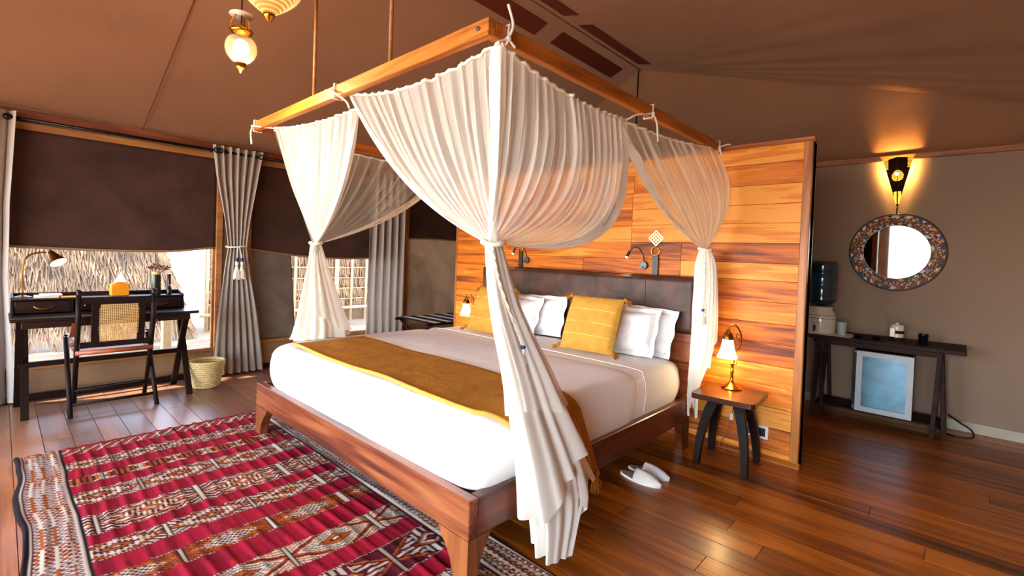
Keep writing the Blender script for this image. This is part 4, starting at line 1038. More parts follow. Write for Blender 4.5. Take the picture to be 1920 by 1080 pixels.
# ------------------------------------------------------------------ curtain rods, curtains, blinds
for (a, b_, lb) in ((-1.225, .205, 'black curtain rod with round finials above the desk window'), (.275, 2.43, 'black curtain rod above the second window')):
    t = thing('curtain_rod', (XL + .1, (a + b_) / 2, 2.262), lb, 'curtain rod', 'curtain rods')
    obj('rod', MB().tube([(XL + .1, a, 2.262), (XL + .1, b_, 2.262)], .013, 10), M['rod'], t, smooth=True)
    for e in (a, b_): obj('finial', MB().sphere((XL + .1, e, 2.262), .026, 14, 10), M['rod'], t, smooth=True)
    for e in (a + .03, b_ - .03): obj('bracket', MB().box(XL + .022, XL + .1, e - .008, e + .008, 2.25, 2.262), M['rod'], t)
def curtain(name, label, prof, K, amp, xc, nu=170, nv=60, seed=0, flat=0.0):
    """prof: list of (z, y0, y1) from top down"""
    zs = [p[0] for p in prof]
    def f(u, v):
        z_ = lerp(zs[0], zs[-1], v)
        i = 0
        while i < len(prof) - 2 and z_ < prof[i + 1][0]: i += 1
        t = (prof[i][0] - z_) / (prof[i][0] - prof[i + 1][0]); t = t * t * (3 - 2 * t) if False else t
        y0, y1 = lerp(prof[i][1], prof[i + 1][1], t), lerp(prof[i][2], prof[i + 1][2], t)
        w_ = (y1 - y0)
        ph = 2 * PI * K * u + seed + .5 * math.sin(3 * v + 4 * u)
        a_ = amp * (.55 + .45 * min(1, w_ / .45))
        xq = xc - flat * max(0, min(1, (1.3 - z_) / .35))
        return (xq + a_ * math.sin(ph) + .3 * a_ * math.sin(2 * ph + 2 * v), lerp(y0, y1, u) + .006 * math.sin(ph * 2), z_)
    t = thing(name, (xc, (prof[-1][1] + prof[-1][2]) / 2, prof[-1][0]), label, 'curtain', 'beige window curtains')
    obj('curtain_cloth', MB().grid(f, nu, nv), M['curtain'], t, smooth=True)
    return t, f
c1, cf1 = curtain('curtain', 'beige pleated curtain tied in the middle with tasselled cord between two windows', [(2.315, .165, .635), (2.0, .20, .585), (1.6, .275, .52), (1.34, .312, .49), (1.30, .315, .488), (1.1, .285, .52), (.6, .235, .61), (.015, .205, .685)], 6.5, .036, XL + .1)
obj('tieback_cord', MB().tube([(XL + .1 + .05 * math.cos(a), .40 + .095 * math.sin(a), 1.315 + .006 * math.sin(a * 2)) for a in [2 * PI * k / 28 for k in range(28)]], .008, 6, closed=True), M['cream'], c1, smooth=True)
for dy in (-.012, .035):
    m_ = MB().tube([(XL + .155, .40 + dy * .3, 1.315), (XL + .16, .40 + dy, 1.2)], .004, 5); cc = obj('tassel_cord', m_, M['cream'], c1)
    obj('bead', MB().sphere((XL + .16, .40 + dy, 1.19), .016, 10, 8), M['blue'], cc, smooth=True)
    obj('bead', MB().sphere((XL + .16, .40 + dy, 1.165), .014, 10, 8), M['brass'], cc, smooth=True)
    m_ = MB(); tassel(m_, (XL + .16, .40 + dy, 1.15), .17, .032, rr); obj('tassel', m_, M['cream'], cc)
for dy in (.19, .225, .60):
    obj('grommet', MB().tube([(XL + .135, dy + .02 * math.cos(a), 2.262 + .024 * math.sin(a)) for a in [2 * PI * k / 16 for k in range(16)]], .006, 6, closed=True), M['rod'], c1, smooth=True)
curtain('curtain', 'beige curtain hanging straight down beside the timber corner post', [(2.315, 1.90, 2.44), (1.2, 1.89, 2.445), (.015, 1.87, 2.45)], 5.5, .04, XL + .1, seed=1)
curtain('curtain', 'beige curtain hanging beside the writing desk at the edge of the picture', [(2.31, -1.62, -1.175), (1.6, -1.60, -1.205), (1.0, -1.58, -1.205), (.5, -1.6, -1.175), (.015, -1.64, -1.15)], 5, .030, XL + .1, seed=2, flat=.045)
def blind(label, y0, y1, z0, fsag, x_=XL - .004):
    t = thing('window_blind', (x_, (y0 + y1) / 2, z0), label, 'blind', 'dark roller blinds')
    obj('blind_fabric', MB().grid(lambda u, v: (x_ + .012 * math.sin(5 * u + 3 * v) * noise.noise(Vector((u * 4, v * 3, y0))) + .004, lerp(y0, y1, u), lerp(z0 + fsag(u), 2.197, v)), 50, 30), M['blind'], t, smooth=True, solid=.003)
    obj('hem_roll', MB().tube([(x_ + .008, lerp(y0, y1, k / 30), z0 + fsag(k / 30)) for k in range(31)], .011, 8), M['lowwall'], t, smooth=True)
blind('wide dark brown blind half lowered over the desk window', -1.32, .236, 1.25, lambda u: .015 - .02 * math.sin(PI * u) + (.035 * max(0, u - .78) / .22))
blind('dark brown blind half lowered behind the hanging net', .56, 2.44, 1.225, lambda u: .07 * (1 - u) ** 3 * 1.0 + .05 * u ** 4 - .02 * math.sin(PI * u))
blind('narrow dark blind on the window beyond the timber corner post', 2.55, 3.74, 1.51, lambda u: .01 * math.sin(PI * u))
tag(obj('screen_flap', MB().grid(lambda u, v: (XL - .024 + .004 * math.sin(7 * u + 4 * v), lerp(.565, lerp(1.07, .995, v) + .012 * noise.noise(Vector((0, v * 14, 3))), u), lerp(.31, 1.33, v)), 24, 30), M['screen'], smooth=True, solid=.003), 'grey weathered screen flap covering part of the second window', 'screen')

# ------------------------------------------------------------------ luggage rack
lr = thing('luggage_rack', (-3.43, 2.55, 0), 'folding luggage rack with black and cream webbing straps in the corner', 'luggage rack')
for x_ in (-3.75, -3.12):
    obj('rail', MB().bar((x_, 2.13, .485), (x_, 3.0, .485), .03, .03), M['dark'], lr, bevel=.004)
    for y_ in (2.2, 2.93):
        s_ = 1 if x_ < -3.4 else -1
        obj('leg', MB().tube(arc_path([(x_, y_, .475), (x_ + s_ * .25, y_, .33), (x_ + s_ * .45, y_, .17), (x_ + s_ * .58, y_, .012)], 12), .014, 6), M['dark'], lr, smooth=True)
for k in range(9):
    y_ = 2.17 + k * .098
    obj('strap', MB().box(-3.77, -3.10, y_, y_ + .05, .498, .504), M['creamstrap' if k % 2 else 'blackstrap'], lr)
    obj('strap', MB().box(-3.775, -3.095, y_ + .05, y_ + .075, .498, .503), M['blackstrap' if k % 2 else 'creamstrap'], lr)

# ------------------------------------------------------------------ writing desk
dk = thing('writing_desk', (-3.8, -.62, 0), 'dark wooden campaign writing desk with crossed legs under the wide window', 'desk')
DX0, DX1, DY0, DY1 = -4.04, -3.545, -1.205, -.042
obj('desk_top', MB().box(DX0, DX1, DY0, DY1, .718, .742), M['darkY'], dk, bevel=.004)
obj('apron', MB().box(DX1 - .05, DX1 - .03, DY0 + .06, DY1 - .06, .665, .718), M['darkY'], dk, bevel=.003)
gx0, gx1 = -4.035, -3.84
obj('gallery_shelf', MB().box(gx0, gx1, DY0 + .01, DY1 - .05, .848, .862), M['darkY'], dk, bevel=.002)
obj('gallery_back', MB().box(gx0, gx0 + .014, DY0 + .01, DY1 - .05, .742, .895), M['darkY'], dk, bevel=.002)
for y_ in (DY0 + .01, DY1 - .064):
    obj('gallery_side', MB().prism([(0, .742), (gx1 - gx0 + .02, .742), (gx1 - gx0 - .01, .82), (gx1 - gx0 - .03, .87), (0, .90)], (0, .014, 0), (gx0, y_, 0), (1, 0, 0)), M['darkY'], dk)
for (a, b_) in ((DY0 + .03, -.86), (-.42, DY1 - .07)):
    dr = obj('drawer', MB().box(gx0 + .02, gx1 - .006, a, b_, .75, .842), M['darkY'], dk, bevel=.003)
    mid = (a + b_) / 2
    obj('drawer_pull', MB().tube(arc_path([(gx1 - .004, mid - .055, .806), (gx1 + .012, mid - .04, .79), (gx1 + .018, mid, .781), (gx1 + .012, mid + .04, .79), (gx1 - .004, mid + .055, .806)], 20), .0035, 6), M['brass'], dr, smooth=True)
obj('divider', MB().box(gx0 + .02, gx1 - .01, -.86, -.845, .742, .848), M['darkY'], dk)
obj('divider', MB().box(gx0 + .02, gx1 - .01, -.435, -.42, .742, .848), M['darkY'], dk)
dr = obj('drawer', MB().box(gx0 + .02, gx1 - .06, -.84, -.44, .75, .842), M['dark'], dk, bevel=.003)
obj('knob', MB().sphere((gx1 - .05, -.77, .79), .010, 8, 6), M['brass'], dr)
for y_ in (DY0 + .055, DY1 - .085):
    obj('leg', MB().bar((DX1 - .045, y_, .715), (DX0 + .03, y_, .0), .028, .045, (0, 1, 0)), M['dark'], dk)
    obj('leg', MB().bar((DX0 + .03, y_ + .03, .715), (DX1 - .025, y_ + .03, .0), .028, .045, (0, 1, 0)), M['dark'], dk)
obj('stretcher', MB().bar((-3.79, DY0 + .05, .362), (-3.79, DY1 - .06, .362), .03, .04), M['dark'], dk, bevel=.003)
obj('stretcher', MB().bar((-3.985, DY0 + .05, .075), (-4.0, DY1 - .06, .075), .03, .04), M['dark'], dk, bevel=.003)

# desk lamp
dl = thing('desk_lamp', (-3.95, -1.13, .862), 'antique brass gooseneck desk lamp with lit bell shade on the desk gallery', 'lamp')
obj('base', MB().lathe([(0, 0), (.055, 0), (.056, .008), (.03, .016), (.012, .022)], (-3.95, -1.13, .8625), 24), M['oldbrass'], dl, smooth=True, angle=50)
obj('stem', MB().tube(arc_path([(-3.95, -1.13, .88), (-3.95, -1.132, 1.08), (-3.955, -1.11, 1.18), (-3.965, -1.05, 1.215), (-3.96, -1.0, 1.22)], 26), .006, 8), M['oldbrass'], dl, smooth=True)
ax = Vector((.52, .40, -.75)).normalized(); p0 = Vector((-3.96, -.975, 1.222))
obj('pivot', MB().sphere(p0 - ax * .01, .013, 10, 8), M['oldbrass'], dl)
obj('shade', MB().lathe([(.018, 0), (.022, .02), (.04, .07), (.056, .105), (.058, .11)], p0, 32, ax, rfun=lambda a, h: 1 + .02 * math.cos(16 * a), cap=False), M['oldbrass'], dl, smooth=True, solid=.002)
obj('lit_diffuser', MB().lathe([(.0, .116), (.03, .114), (.055, .106)], p0, 28, ax, cap=False), M['globe'], dl, smooth=True)
add_light('desk_lamp_light', 'POINT', p0 + ax * .15, 0.8, (1, .75, .4), .03)
# things on the desk
for (bx, lb, mt_) in (((-3.985, -3.86, -1.07, -.93, .8625, .880), 'lower, cream notebook of the pair under the desk lamp', 'paper'), ((-3.98, -3.85, -1.04, -.91, .8805, .890), 'upper, white notebook of the pair under the desk lamp', 'whiteplastic')):
    nb = thing('notebook', ((bx[0] + bx[1]) / 2, (bx[2] + bx[3]) / 2, bx[4]), lb, 'notebook', 'notebooks on the desk')
    obj('cover', MB().box(*bx), M[mt_], nb, bevel=.002)
    obj('pages', MB().box(bx[0] + .003, bx[1] - .002, bx[2] + .003, bx[3] + .001, bx[4] + .0025, bx[5] - .0025), M['paper'], nb)
tag(obj('folded_card', MB().box(-3.96, -3.85, -.92, -.80, .8625, .868), M['tissuebox'], bevel=.001), 'flat orange folder lying on the desk beside the notebooks', 'folder')
tb = thing('tissue_box', (-3.93, -.547, .862), 'orange cloth tissue box with white tissue sticking up on the desk', 'tissue box')
obj('box_cover', MB().prism([(-.06, 0), (.06, 0), (.06, .095), (.03, .112), (0, .116), (-.03, .112), (-.06, .095)], (.12, 0, 0), (-3.99, -.547, .8625), (0, 1, 0)), M['tissuebox'], tb, bevel=.004)
obj('tissue', MB().add([(-3.93, -.59, .972), (-3.92, -.50, .970), (-3.91, -.52, 1.02), (-3.94, -.535, 1.065), (-3.93, -.575, 1.0), (-3.95, -.545, .975)], [(0, 5, 3, 4), (5, 1, 2, 3), (0, 4, 3, 2, 1)]), M['tissue'], tb, solid=.002)
vs_ = thing('flower_vase', (-3.93, -.29, .862), 'ribbed dark green vase holding dried seed-pod flowers on the desk', 'vase')
obj('vase_body', MB().lathe([(.0, 0), (.036, 0), (.038, .01), (.036, .17), (.034, .178), (.028, .178), (.028, .1)], (-3.93, -.29, .8625), 36, rfun=lambda a, h: 1 + .04 * math.cos(14 * a)), M['vase'], vs_, smooth=True, angle=60)
obj('twine_band', MB().lathe([(.03, .178), (.034, .185), (.034, .2), (.03, .205)], (-3.93, -.29, .8625), 20), M['wicker'], vs_)
rr = random.Random(21)
for k in range(26):
    a = rr.uniform(0, 2 * PI); r_ = rr.uniform(.005, .088); c = Vector((-3.93 + r_ * .8 * math.cos(a), -.29 + r_ * math.sin(a), 1.075 + rr.uniform(0, .055) * (1 - r_ * 6)))
    m_ = MB().tube([(-3.93, -.29, 1.04), c], .0018, 4)
    d = (c - Vector((-3.93, -.29, 1.0))).normalized()
    for q in range(5):
        b_ = 2 * PI * q / 5; e1 = d.orthogonal().normalized(); e2 = d.cross(e1)
        o_ = (e1 * math.cos(b_) + e2 * math.sin(b_))
        m_.add([c, c + o_ * .012 + d * .006, c + o_ * .024 + d * .028, c + d * .014 + o_ * .002], [(0, 1, 2, 3)])
    obj('dried_flower', m_, M['petallight' if k % 3 == 0 else 'petal'], vs_)
fl_ = thing('torch', (-3.93, -.19, .862), 'small upright black torch beside the flower vase', 'torch')
obj('barrel', MB().lathe([(.0, 0), (.021, 0), (.021, .05), (.014, .065), (.0135, .16), (.015, .165), (.015, .185), (0, .187)], (-3.93, -.192, .8625), 18), M['blackgloss'], fl_, smooth=True, angle=45)
obj('switch', MB().sphere((-3.914, -.19, .945), .005, 8, 6), M['whiteplastic'], fl_)

# ------------------------------------------------------------------ folding cane-backed chair
ch = thing('desk_chair', (-3.6, -.63, 0), 'dark folding campaign chair with cane back and tan leather seat at the desk', 'chair')
PYs = (-.85, -.392)
for y_ in PYs:
    p = obj('back_post', MB().tube([(-3.79, y_ + (.012 if y_ < -.6 else .008), .0), (-3.52, y_, .46), (-3.445, y_, .72), (-3.44, y_, .915)], [.016, .017, .0175, .0165], 12), M['dark'], ch, smooth=True)
    obj('finial', MB().lathe([(.012, .915), (.017, .92), (.012, .926), (.0185, .934), (.0195, .942), (.014, .953), (0, .957)], (-3.44, y_, 0), 14), M['blackgloss'], p, smooth=True)
for y_ in (-.887, -.363):
    p = obj('front_leg', MB().tube([(-3.85, y_, .545), (-3.63, y_, .28), (-3.41, y_, .0)], [.0165, .017, .016], 12), M['dark'], ch, smooth=True)
    obj('leg_knob', MB().sphere((-3.85, y_, .548), .019, 10, 8), M['blackgloss'], p, smooth=True)
def bk(y_, z_): return Vector((-3.445 - .0 - .06 * max(0, .72 - z_) / .26, y_, z_))
obj('back_rail', MB().bar(bk(-.84, .868), bk(-.40, .868), .022, .055), M['dark'], ch, bevel=.004)
obj('back_rail', MB().bar(bk(-.84, .525), bk(-.40, .525), .022, .045), M['dark'], ch, bevel=.004)
for (y_) in (-.748, -.468): obj('back_stile', MB().bar(bk(y_, .54), bk(y_, .86), .022, .05, (0, 1, 0)), M['dark'], ch, bevel=.003)
cn = MB()
for k in range(21):
    y_ = lerp(-.728, -.488, k / 20); cn.bar(bk(y_, .545), bk(y_, .845), .0022, .0048, (0, 1, 0))
for k in range(25):
    z_ = lerp(.545, .845, k / 24); cn.bar(bk(-.73, z_) + Vector((.003, 0, 0)), bk(-.486, z_) + Vector((.003, 0, 0)), .0025, .005)
o = obj('cane_panel', cn, M['cane'], ch); o['kind'] = 'stuff'
obj('seat_sling', MB().grid(lambda u, v: (lerp(-3.86, -3.46, u), lerp(-.86, -.385, v), .475 - .03 * math.sin(PI * u) * (.6 + .4 * math.sin(PI * v))), 16, 12), M['sling'], ch, smooth=True, solid=.006)
obj('seat_rail', MB().tube([(-3.475, -.86, .470), (-3.475, -.385, .470)], .019, 8), M['sling'], ch, smooth=True)
obj('seat_rail', MB().tube([(-3.85, -.88, .478), (-3.85, -.37, .478)], .014, 8), M['sling'], ch, smooth=True)
for y_ in (-.868, -.378):
    obj('arm_strap', MB().box(-3.84, -3.45, y_ - .012, y_ + .012, .63, .634) if False else MB().grid(lambda u, v: (lerp(-3.85, -3.45, u), y_ + lerp(-.016, .016, v), lerp(.555, .70, u) - .05 * math.sin(PI * u)), 12, 1), M['sling'], ch, solid=.003)
obj('stretcher', MB().tube([(-3.70, -.845, .135), (-3.70, -.39, .135)], .011, 8), M['dark'], ch, smooth=True)
obj('stretcher', MB().tube([(-3.475, -.885, .082), (-3.475, -.365, .082)], .011, 8), M['dark'], ch, smooth=True)
obj('pivot_bolt', MB().sphere((-3.475, -.445, .472), .012, 8, 6), M['whiteplastic'], ch)

# ------------------------------------------------------------------ straw basket
bs = thing('waste_basket', (-3.74, .075, 0), 'round woven straw waste basket on the floor beside the desk', 'basket')
bm_ = MB(); NB = 13
for k in range(NB):
    t = k / (NB - 1); r_ = lerp(.10, .142, t); z_ = lerp(.012, .232, t)
    pts = [(-3.74 + (r_ + .004 * math.sin(22 * a + PI * k)) * math.cos(a) * .92, .075 + (r_ + .004 * math.sin(22 * a + PI * k)) * math.sin(a), z_) for a in [2 * PI * q / 66 for q in range(66)]]
    bm_.tube(pts, .011, 5, closed=True)
obj('woven_wall', bm_, M['wicker'], bs, smooth=True)
obj('rim', MB().tube([(-3.74 + .144 * .92 * math.cos(a), .075 + .144 * math.sin(a), .243) for a in [2 * PI * q / 40 for q in range(40)]], .008, 6, closed=True), M['wicker'], bs, smooth=True)
obj('bottom', MB().lathe([(0, .003), (.1, .003), (.1, .012), (0, .012)], (-3.74, .075, 0), 28), M['wicker'], bs)

# ------------------------------------------------------------------ console by the back wall
cs = thing('console_table', (.85, 3.95, 0), 'long dark wooden console table on trestle legs below the round mirror', 'table')
obj('table_top', MB().box(.30, 1.445, 3.725, 4.20, .69, .722), M['darkX'], cs, bevel=.003)
obj('apron', MB().box(.44, 1.275, 3.765, 3.785, .645, .69), M['darkX'], cs, bevel=.003)
for x_ in (.47, 1.285):
    for y_ in (3.77, 4.14):
        obj('leg', MB().bar((x_ + .01, y_, .688), (x_ - .018, y_, 0), .03, .034, (0, 1, 0)), M['darkX'], cs, bevel=.002)
        obj('leg', MB().bar((x_ + .014, y_ + .032, .688), (x_ + .055, y_ + .032, 0), .03, .03, (0, 1, 0)), M['darkX'], cs, bevel=.002)
    obj('trestle_rail', MB().bar((x_ + .01, 3.77, .075), (x_ + .01, 4.16, .075), .05, .03), M['darkX'], cs, bevel=.002)
obj('shelf', MB().box(.46, 1.30, 3.79, 4.13, .09, .105), M['darkX'], cs, bevel=.002)
fg = thing('mini_fridge', (.93, 3.95, .105), 'small black minibar fridge with white framed glass door under the console', 'fridge')
obj('cabinet', MB().box(.735, 1.135, 3.80, 4.12, .106, .625), M['black'], fg, bevel=.006)
fd = MB(); fx0, fx1, fz0, fz1, w_ = .765, 1.142, .112, .622, .042
for (a, b_, c_, d_) in ((fx0, fx1, fz0, fz0 + w_), (fx0, fx1, fz1 - w_, fz1), (fx0, fx0 + w_, fz0 + w_, fz1 - w_), (fx1 - w_, fx1, fz0 + w_, fz1 - w_)): fd.box(a, b_, 3.755, 3.798, c_, d_)
dd_ = obj('door', fd, M['fridgedoor'], fg)
obj('door_glass', MB().box(fx0 + w_, fx1 - w_, 3.768, 3.776, fz0 + w_, fz1 - w_), M['fridgeglass'], dd_)
obj('door_hinge', MB().box(.742, .764, 3.77, 3.80, .15, .60), M['blackgloss'], dd_)
# water dispenser
wd = thing('water_dispenser', (.455, 3.93, .722), 'cream ceramic water crock with upturned blue bottle behind the timber wall end', 'water dispenser')
obj('crock', MB().lathe([(.0, 0), (.118, 0), (.124, .008), (.125, .10), (.124, .155), (.112, .185), (.095, .205), (.092, .22), (.098, .228), (.098, .24), (.0, .24)], (.455, 3.93, .724), 40), M['ceramic'], wd, smooth=True, angle=40)
for z_ in (.135, .162): obj('painted_ring', MB().tube([(.455 + .1255 * math.cos(a), 3.93 + .1255 * math.sin(a), .724 + z_) for a in [2 * PI * q / 48 for q in range(48)]], .0022, 5, closed=True), M['black'], wd)
tp_ = obj('tap', MB().tube([(.44, 3.81, .765), (.438, 3.775, .768), (.438, 3.768, .745)], .009, 8).box(.428, .448, 3.772, 3.784, .775, .80), M['black'], wd, smooth=False)
obj('badge', MB().tube(arc_path([(.41 + .006 * k, 3.8035, .822 + .005 * math.sin(k * 2.1)) for k in range(12)], 40), .0013, 4), M['black'], wd)
obj('bottle', MB().lathe([(.04, .235), (.05, .25), (.118, .285), (.124, .31), (.119, .325), (.124, .34), (.124, .42), (.118, .435), (.118, .445), (.124, .46), (.124, .53), (.118, .54), (.118, .55), (.124, .56), (.124, .64), (.116, .655), (.0, .655)], (.455, 3.93, .724), 40), M['bottle'], wd, smooth=True, angle=50)
tag(obj('paper_mat', MB().box(.32, .72, 3.74, 4.05, .7222, .7238), M['paper']), 'thin pale tray mat under the water crock on the console', 'mat')
tag(obj('drinking_glass', MB().lathe([(0, .004), (.033, .004), (.039, .122), (.0375, .122), (.032, .012), (0, .012)], (.635, 3.85, .720), 24, cap=False), M['clear'], smooth=True, angle=50), 'clear drinking glass standing beside the water crock', 'glass')
jr = thing('lidded_mug', (1.01, 3.97, .722), 'cream and brown lidded mug with a small tag on the console', 'mug')
obj('mug_body', MB().lathe([(0, 0), (.046, 0), (.048, .006), (.048, .03)], (1.01, 3.97, .7225), 28), M['darkX'], jr, smooth=True, angle=50)
obj('mug_wall', MB().lathe([(.047, .03), (.047, .06)], (1.01, 3.97, .7225), 28, cap=False), M['ceramic'], jr, smooth=True)
obj('mug_band', MB().lathe([(.048, .06), (.048, .082), (.046, .086)], (1.01, 3.97, .7225), 28, cap=False), M['darkX'], jr, smooth=True)
obj('lid', MB().lathe([(.048, .086), (.05, .09), (.05, .122), (.042, .135), (.014, .14), (.012, .15), (0, .152)], (1.01, 3.97, .7225), 28), M['ceramic'], jr, smooth=True, angle=50)
obj('tag', MB().box(.965, 1.0, 3.915, 3.921, .755, .83), M['ceramic'], jr, bevel=.003)
tag(obj('black_cup', MB().lathe([(0, 0), (.028, 0), (.031, .006), (.029, .06), (.034, .066), (.034, .088), (.03, .09), (.026, .07), (0, .07)], (1.185, 3.86, .7225), 24), M['blackgloss'], smooth=True, angle=45), 'small glossy black cup near the free end of the console', 'cup')
for (x_, y_, r_, lb) in ((.755, 3.86, .04, 'low black saucer on the console beside the drinking glass'), (.88, 3.85, .035, 'flat black dish on the console in front of the lidded mug')):
    tag(obj('dish', MB().lathe([(0, 0), (r_ * .7, 0), (r_, .022), (r_ * .95, .024), (r_ * .6, .008), (0, .008)], (x_, y_, .7225), 24), M['blackgloss'], smooth=True, angle=45), lb, 'dish')
tag(obj('power_cable', MB().tube(arc_path([(1.36, 4.20, .12), (1.43, 4.12, .09), (1.50, 4.06, .06), (1.51, 4.0, .02), (1.44, 3.97, .008), (1.36, 4.0, .007), (1.25, 4.08, .007)], 36), .007, 6), M['black'], smooth=True), 'black power cable looped on the floor behind the console leg', 'cable')

# ------------------------------------------------------------------ beaded mirror
mr = thing('round_mirror', (.957, YB - .02, 1.482), 'round wall mirror in a colourful beaded mosaic frame', 'mirror')
MC = Vector((.957, YB - .002, 1.482)); RO, RI = .338, .234
obj('backing', MB().lathe([(0, 0), (RO, 0), (RO, .02), (0, .02)], MC, 72, (0, -1, 0)), M['black'], mr)
obj('outer_rim', MB().tube([MC + Vector((RO * math.cos(a), -.018, RO * math.sin(a))) for a in [2 * PI * k / 72 for k in range(72)]], .0085, 6, closed=True), M['black'], mr, smooth=True)
obj('mirror_glass', MB().lathe([(0, .0225), (RI, .0225), (RI, .020)], MC, 72, (0, -1, 0), cap=False), M['silver'], mr)
rr = random.Random(31)
pal = [lin(c) for c in ('#c89a1c', '#182f6a', '#8a1a12', '#d0ccc8', '#22502c', '#b04e16', '#121c34', '#6a1410')]
mo = MB(); mc = []
def polar(r, a, y_=-.0235): return MC + Vector((r * math.cos(a), y_, r * math.sin(a)))
def tri(ps, c):
    mo.add(ps, [(0, 1, 2)]); mc.extend([c] * 3)
r1, r2, r3 = .261, .309, .332
for (ra, rb, n_) in ((r2, r3, 58), (RI + .006, r1, 46)):
    for k in range(n_):
        a0, a1 = 2 * PI * k / n_, 2 * PI * (k + 1) / n_; am = (a0 + a1) / 2
        tri([polar(ra, a0), polar(ra, a1), polar(rb, am)], rr.choice(pal))
        tri([polar(rb, am), polar(ra, a1), polar(rb, am + 2 * PI / n_)], rr.choice(pal))
for q in range(6):
    ra, rb = lerp(r1, r2, q / 6), lerp(r1, r2, (q + 1) / 6)
    for k in range(220):
        a0, a1 = 2 * PI * k / 220, 2 * PI * (k + 1) / 220
        c = rr.choice([lin('#7a2018'), lin('#8a4a28'), lin('#d8b890'), lin('#3a1a14'), lin('#5a2018')])
        mo.add([polar(ra, a0), polar(ra, a1), polar(rb, a1), polar(rb, a0)], [(0, 1, 2, 3)]); mc.extend([c] * 4)
o = obj('mosaic_ring', mo, M['mosaic'], mr, col=mc); 
bd = MB()
for k in range(120): bd.sphere(polar(RI + .002, 2 * PI * k / 120, -.0245), .0035, 5, 4)
o = obj('pearl_edge', bd, M['whiteplastic'], mr); o['kind'] = 'stuff'

# ------------------------------------------------------------------ pierced bronze wall lamp
wlp = thing('wall_lamp', (.945, YB - .04, 1.85), 'pierced bronze cone wall lamp glowing amber above the beaded mirror', 'lamp')
zt, zb_ = 2.315, 1.875; xa, xb_, xm = .835, 1.045, .942; yw = YB - .036
V0, V1, VT, VM = Vector((xa, yw, zt - .01)), Vector((xb_, yw, zt + .005)), Vector((.952, yw - .005, zb_)), Vector((xm, yw - .10, zt))
def panel3(a, b_, c): return MB().add([a, b_, c], [(0, 1, 2)])
for (a, b_) in ((V0, VM), (VM, V1)):
    o = obj('pierced_panel', panel3(a, b_, VT), M['bronze'], wlp, solid=.002)
    n_ = (b_ - a).cross(VT - a).normalized()
    if n_.y > 0: n_ = -n_
    dots = MB()
    def spot(s_, t_, r_):
        p = a.lerp(b_, s_).lerp(VT, t_) + n_ * .0022
        e1 = (b_ - a).normalized(); e2 = n_.cross(e1)
        dots.add([p + e1 * r_ * math.cos(q * PI / 3) + e2 * r_ * math.sin(q * PI / 3) for q in range(6)], [tuple(range(6))])
    near = 1 if a is V0 else 0
    for i in range(40):
        for j in range(60):
            s_, t_ = (i + .5 + .5 * (j % 2)) / 40, (j + .5) / 60
            w_ = 1 - t_
            if (i % 2): continue
            # medallion next to the ridge, corner fan at the top, tail near the point
            dx = (near - s_) * w_ * .11; dz = (t_ - .36) * .44
            far = abs(near - s_) * w_
            if dx * dx + dz * dz * .8 < .042 ** 2 or (t_ < .2 and far > .62 and t_ + far < 1.02) or (.66 < t_ < .92 and .15 < far * 4 / max(w_, .01) * w_ < .9):
                spot(s_, t_, .0015)
    q_ = obj('lit_perforations', dots, M['amber'], o); q_['kind'] = 'stuff'
obj('ridge_rib', MB().tube([VM, VT], .003, 6), M['oldbrass'], wlp)
obj('tip_chain', MB().tube([VT, VT + Vector((-.002, 0, -.03)), VT + Vector((0, .002, -.06))], [.006, .004, .005], 8), M['bronze'], wlp)
obj('bulb', MB().sphere((.944, yw - .105, 2.165), .014, 10, 8), M['bulb'], wlp)
add_light('wall_lamp_light', 'POINT', (.943, yw - .035, 2.21), 15.0, (1, .58, .14), .02)

# ------------------------------------------------------------------ pendant lamps
PC = Vector((-1.545, -.372, 2.395))
pd = thing('globe_pendant', PC, 'small glass globe pendant lamp hanging on a cord below the canvas roof', 'lamp')
obj('glass_globe', MB().lathe([(.02, -.075), (.045, -.06), (.07, -.03), (.079, .0), (.076, .03), (.06, .06), (.03, .075), (.028, .085)], PC, 36, rfun=lambda a, h: 1 + .012 * math.cos(12 * a), cap=False), clearglass('globe_glass', (1, .93, .78), .72, .05), pd, smooth=True)
obj('bulb', MB().sphere(PC + Vector((0, 0, .01)), .042, 14, 10, (1, 1, 1.1)), M['globe'], pd, smooth=True)
obj('finial', MB().lathe([(.0, -.125), (.006, -.12), (.01, -.11), (.02, -.1), (.026, -.09), (.018, -.084), (.028, -.076), (.02, -.07)], PC, 20), M['brass'], pd, smooth=True)
obj('collar', MB().lathe([(.03, .08), (.05, .09), (.058, .1), (.05, .112), (.025, .12), (.018, .135), (0, .14)], PC, 24), M['globe'] if False else M['brass'], pd, smooth=True)
obj('smoke_bell', MB().lathe([(.062, .185), (.058, .192), (.02, .205), (.006, .215)], PC, 28), M['ceramic'], pd, smooth=True)
for k in range(3):
    a = k * 2 * PI / 3 + .4; 
    obj('chain', MB().tube([PC + Vector((.056 * math.cos(a), .056 * math.sin(a), .10)), PC + Vector((.05 * math.cos(a), .05 * math.sin(a), .14)), PC + Vector((.02 * math.cos(a), .02 * math.sin(a), .20))], .0045, 5), M['brass'], pd)
obj('cord', MB().tube([PC + Vector((0, 0, .13)), Vector((PC.x, PC.y, roofz(PC.x) - .01))], .004, 6), M['rod'], pd)
add_light('globe_light', 'POINT', PC + Vector((0, 0, -.15)), 12, (1, .72, .38), .05)
BC = Vector((-1.28, -.327, 2.50))
bp_ = thing('beaded_pendant', BC, 'large beaded basket pendant lamp at the top edge beside the glass globe', 'lamp')
bdm = MB()
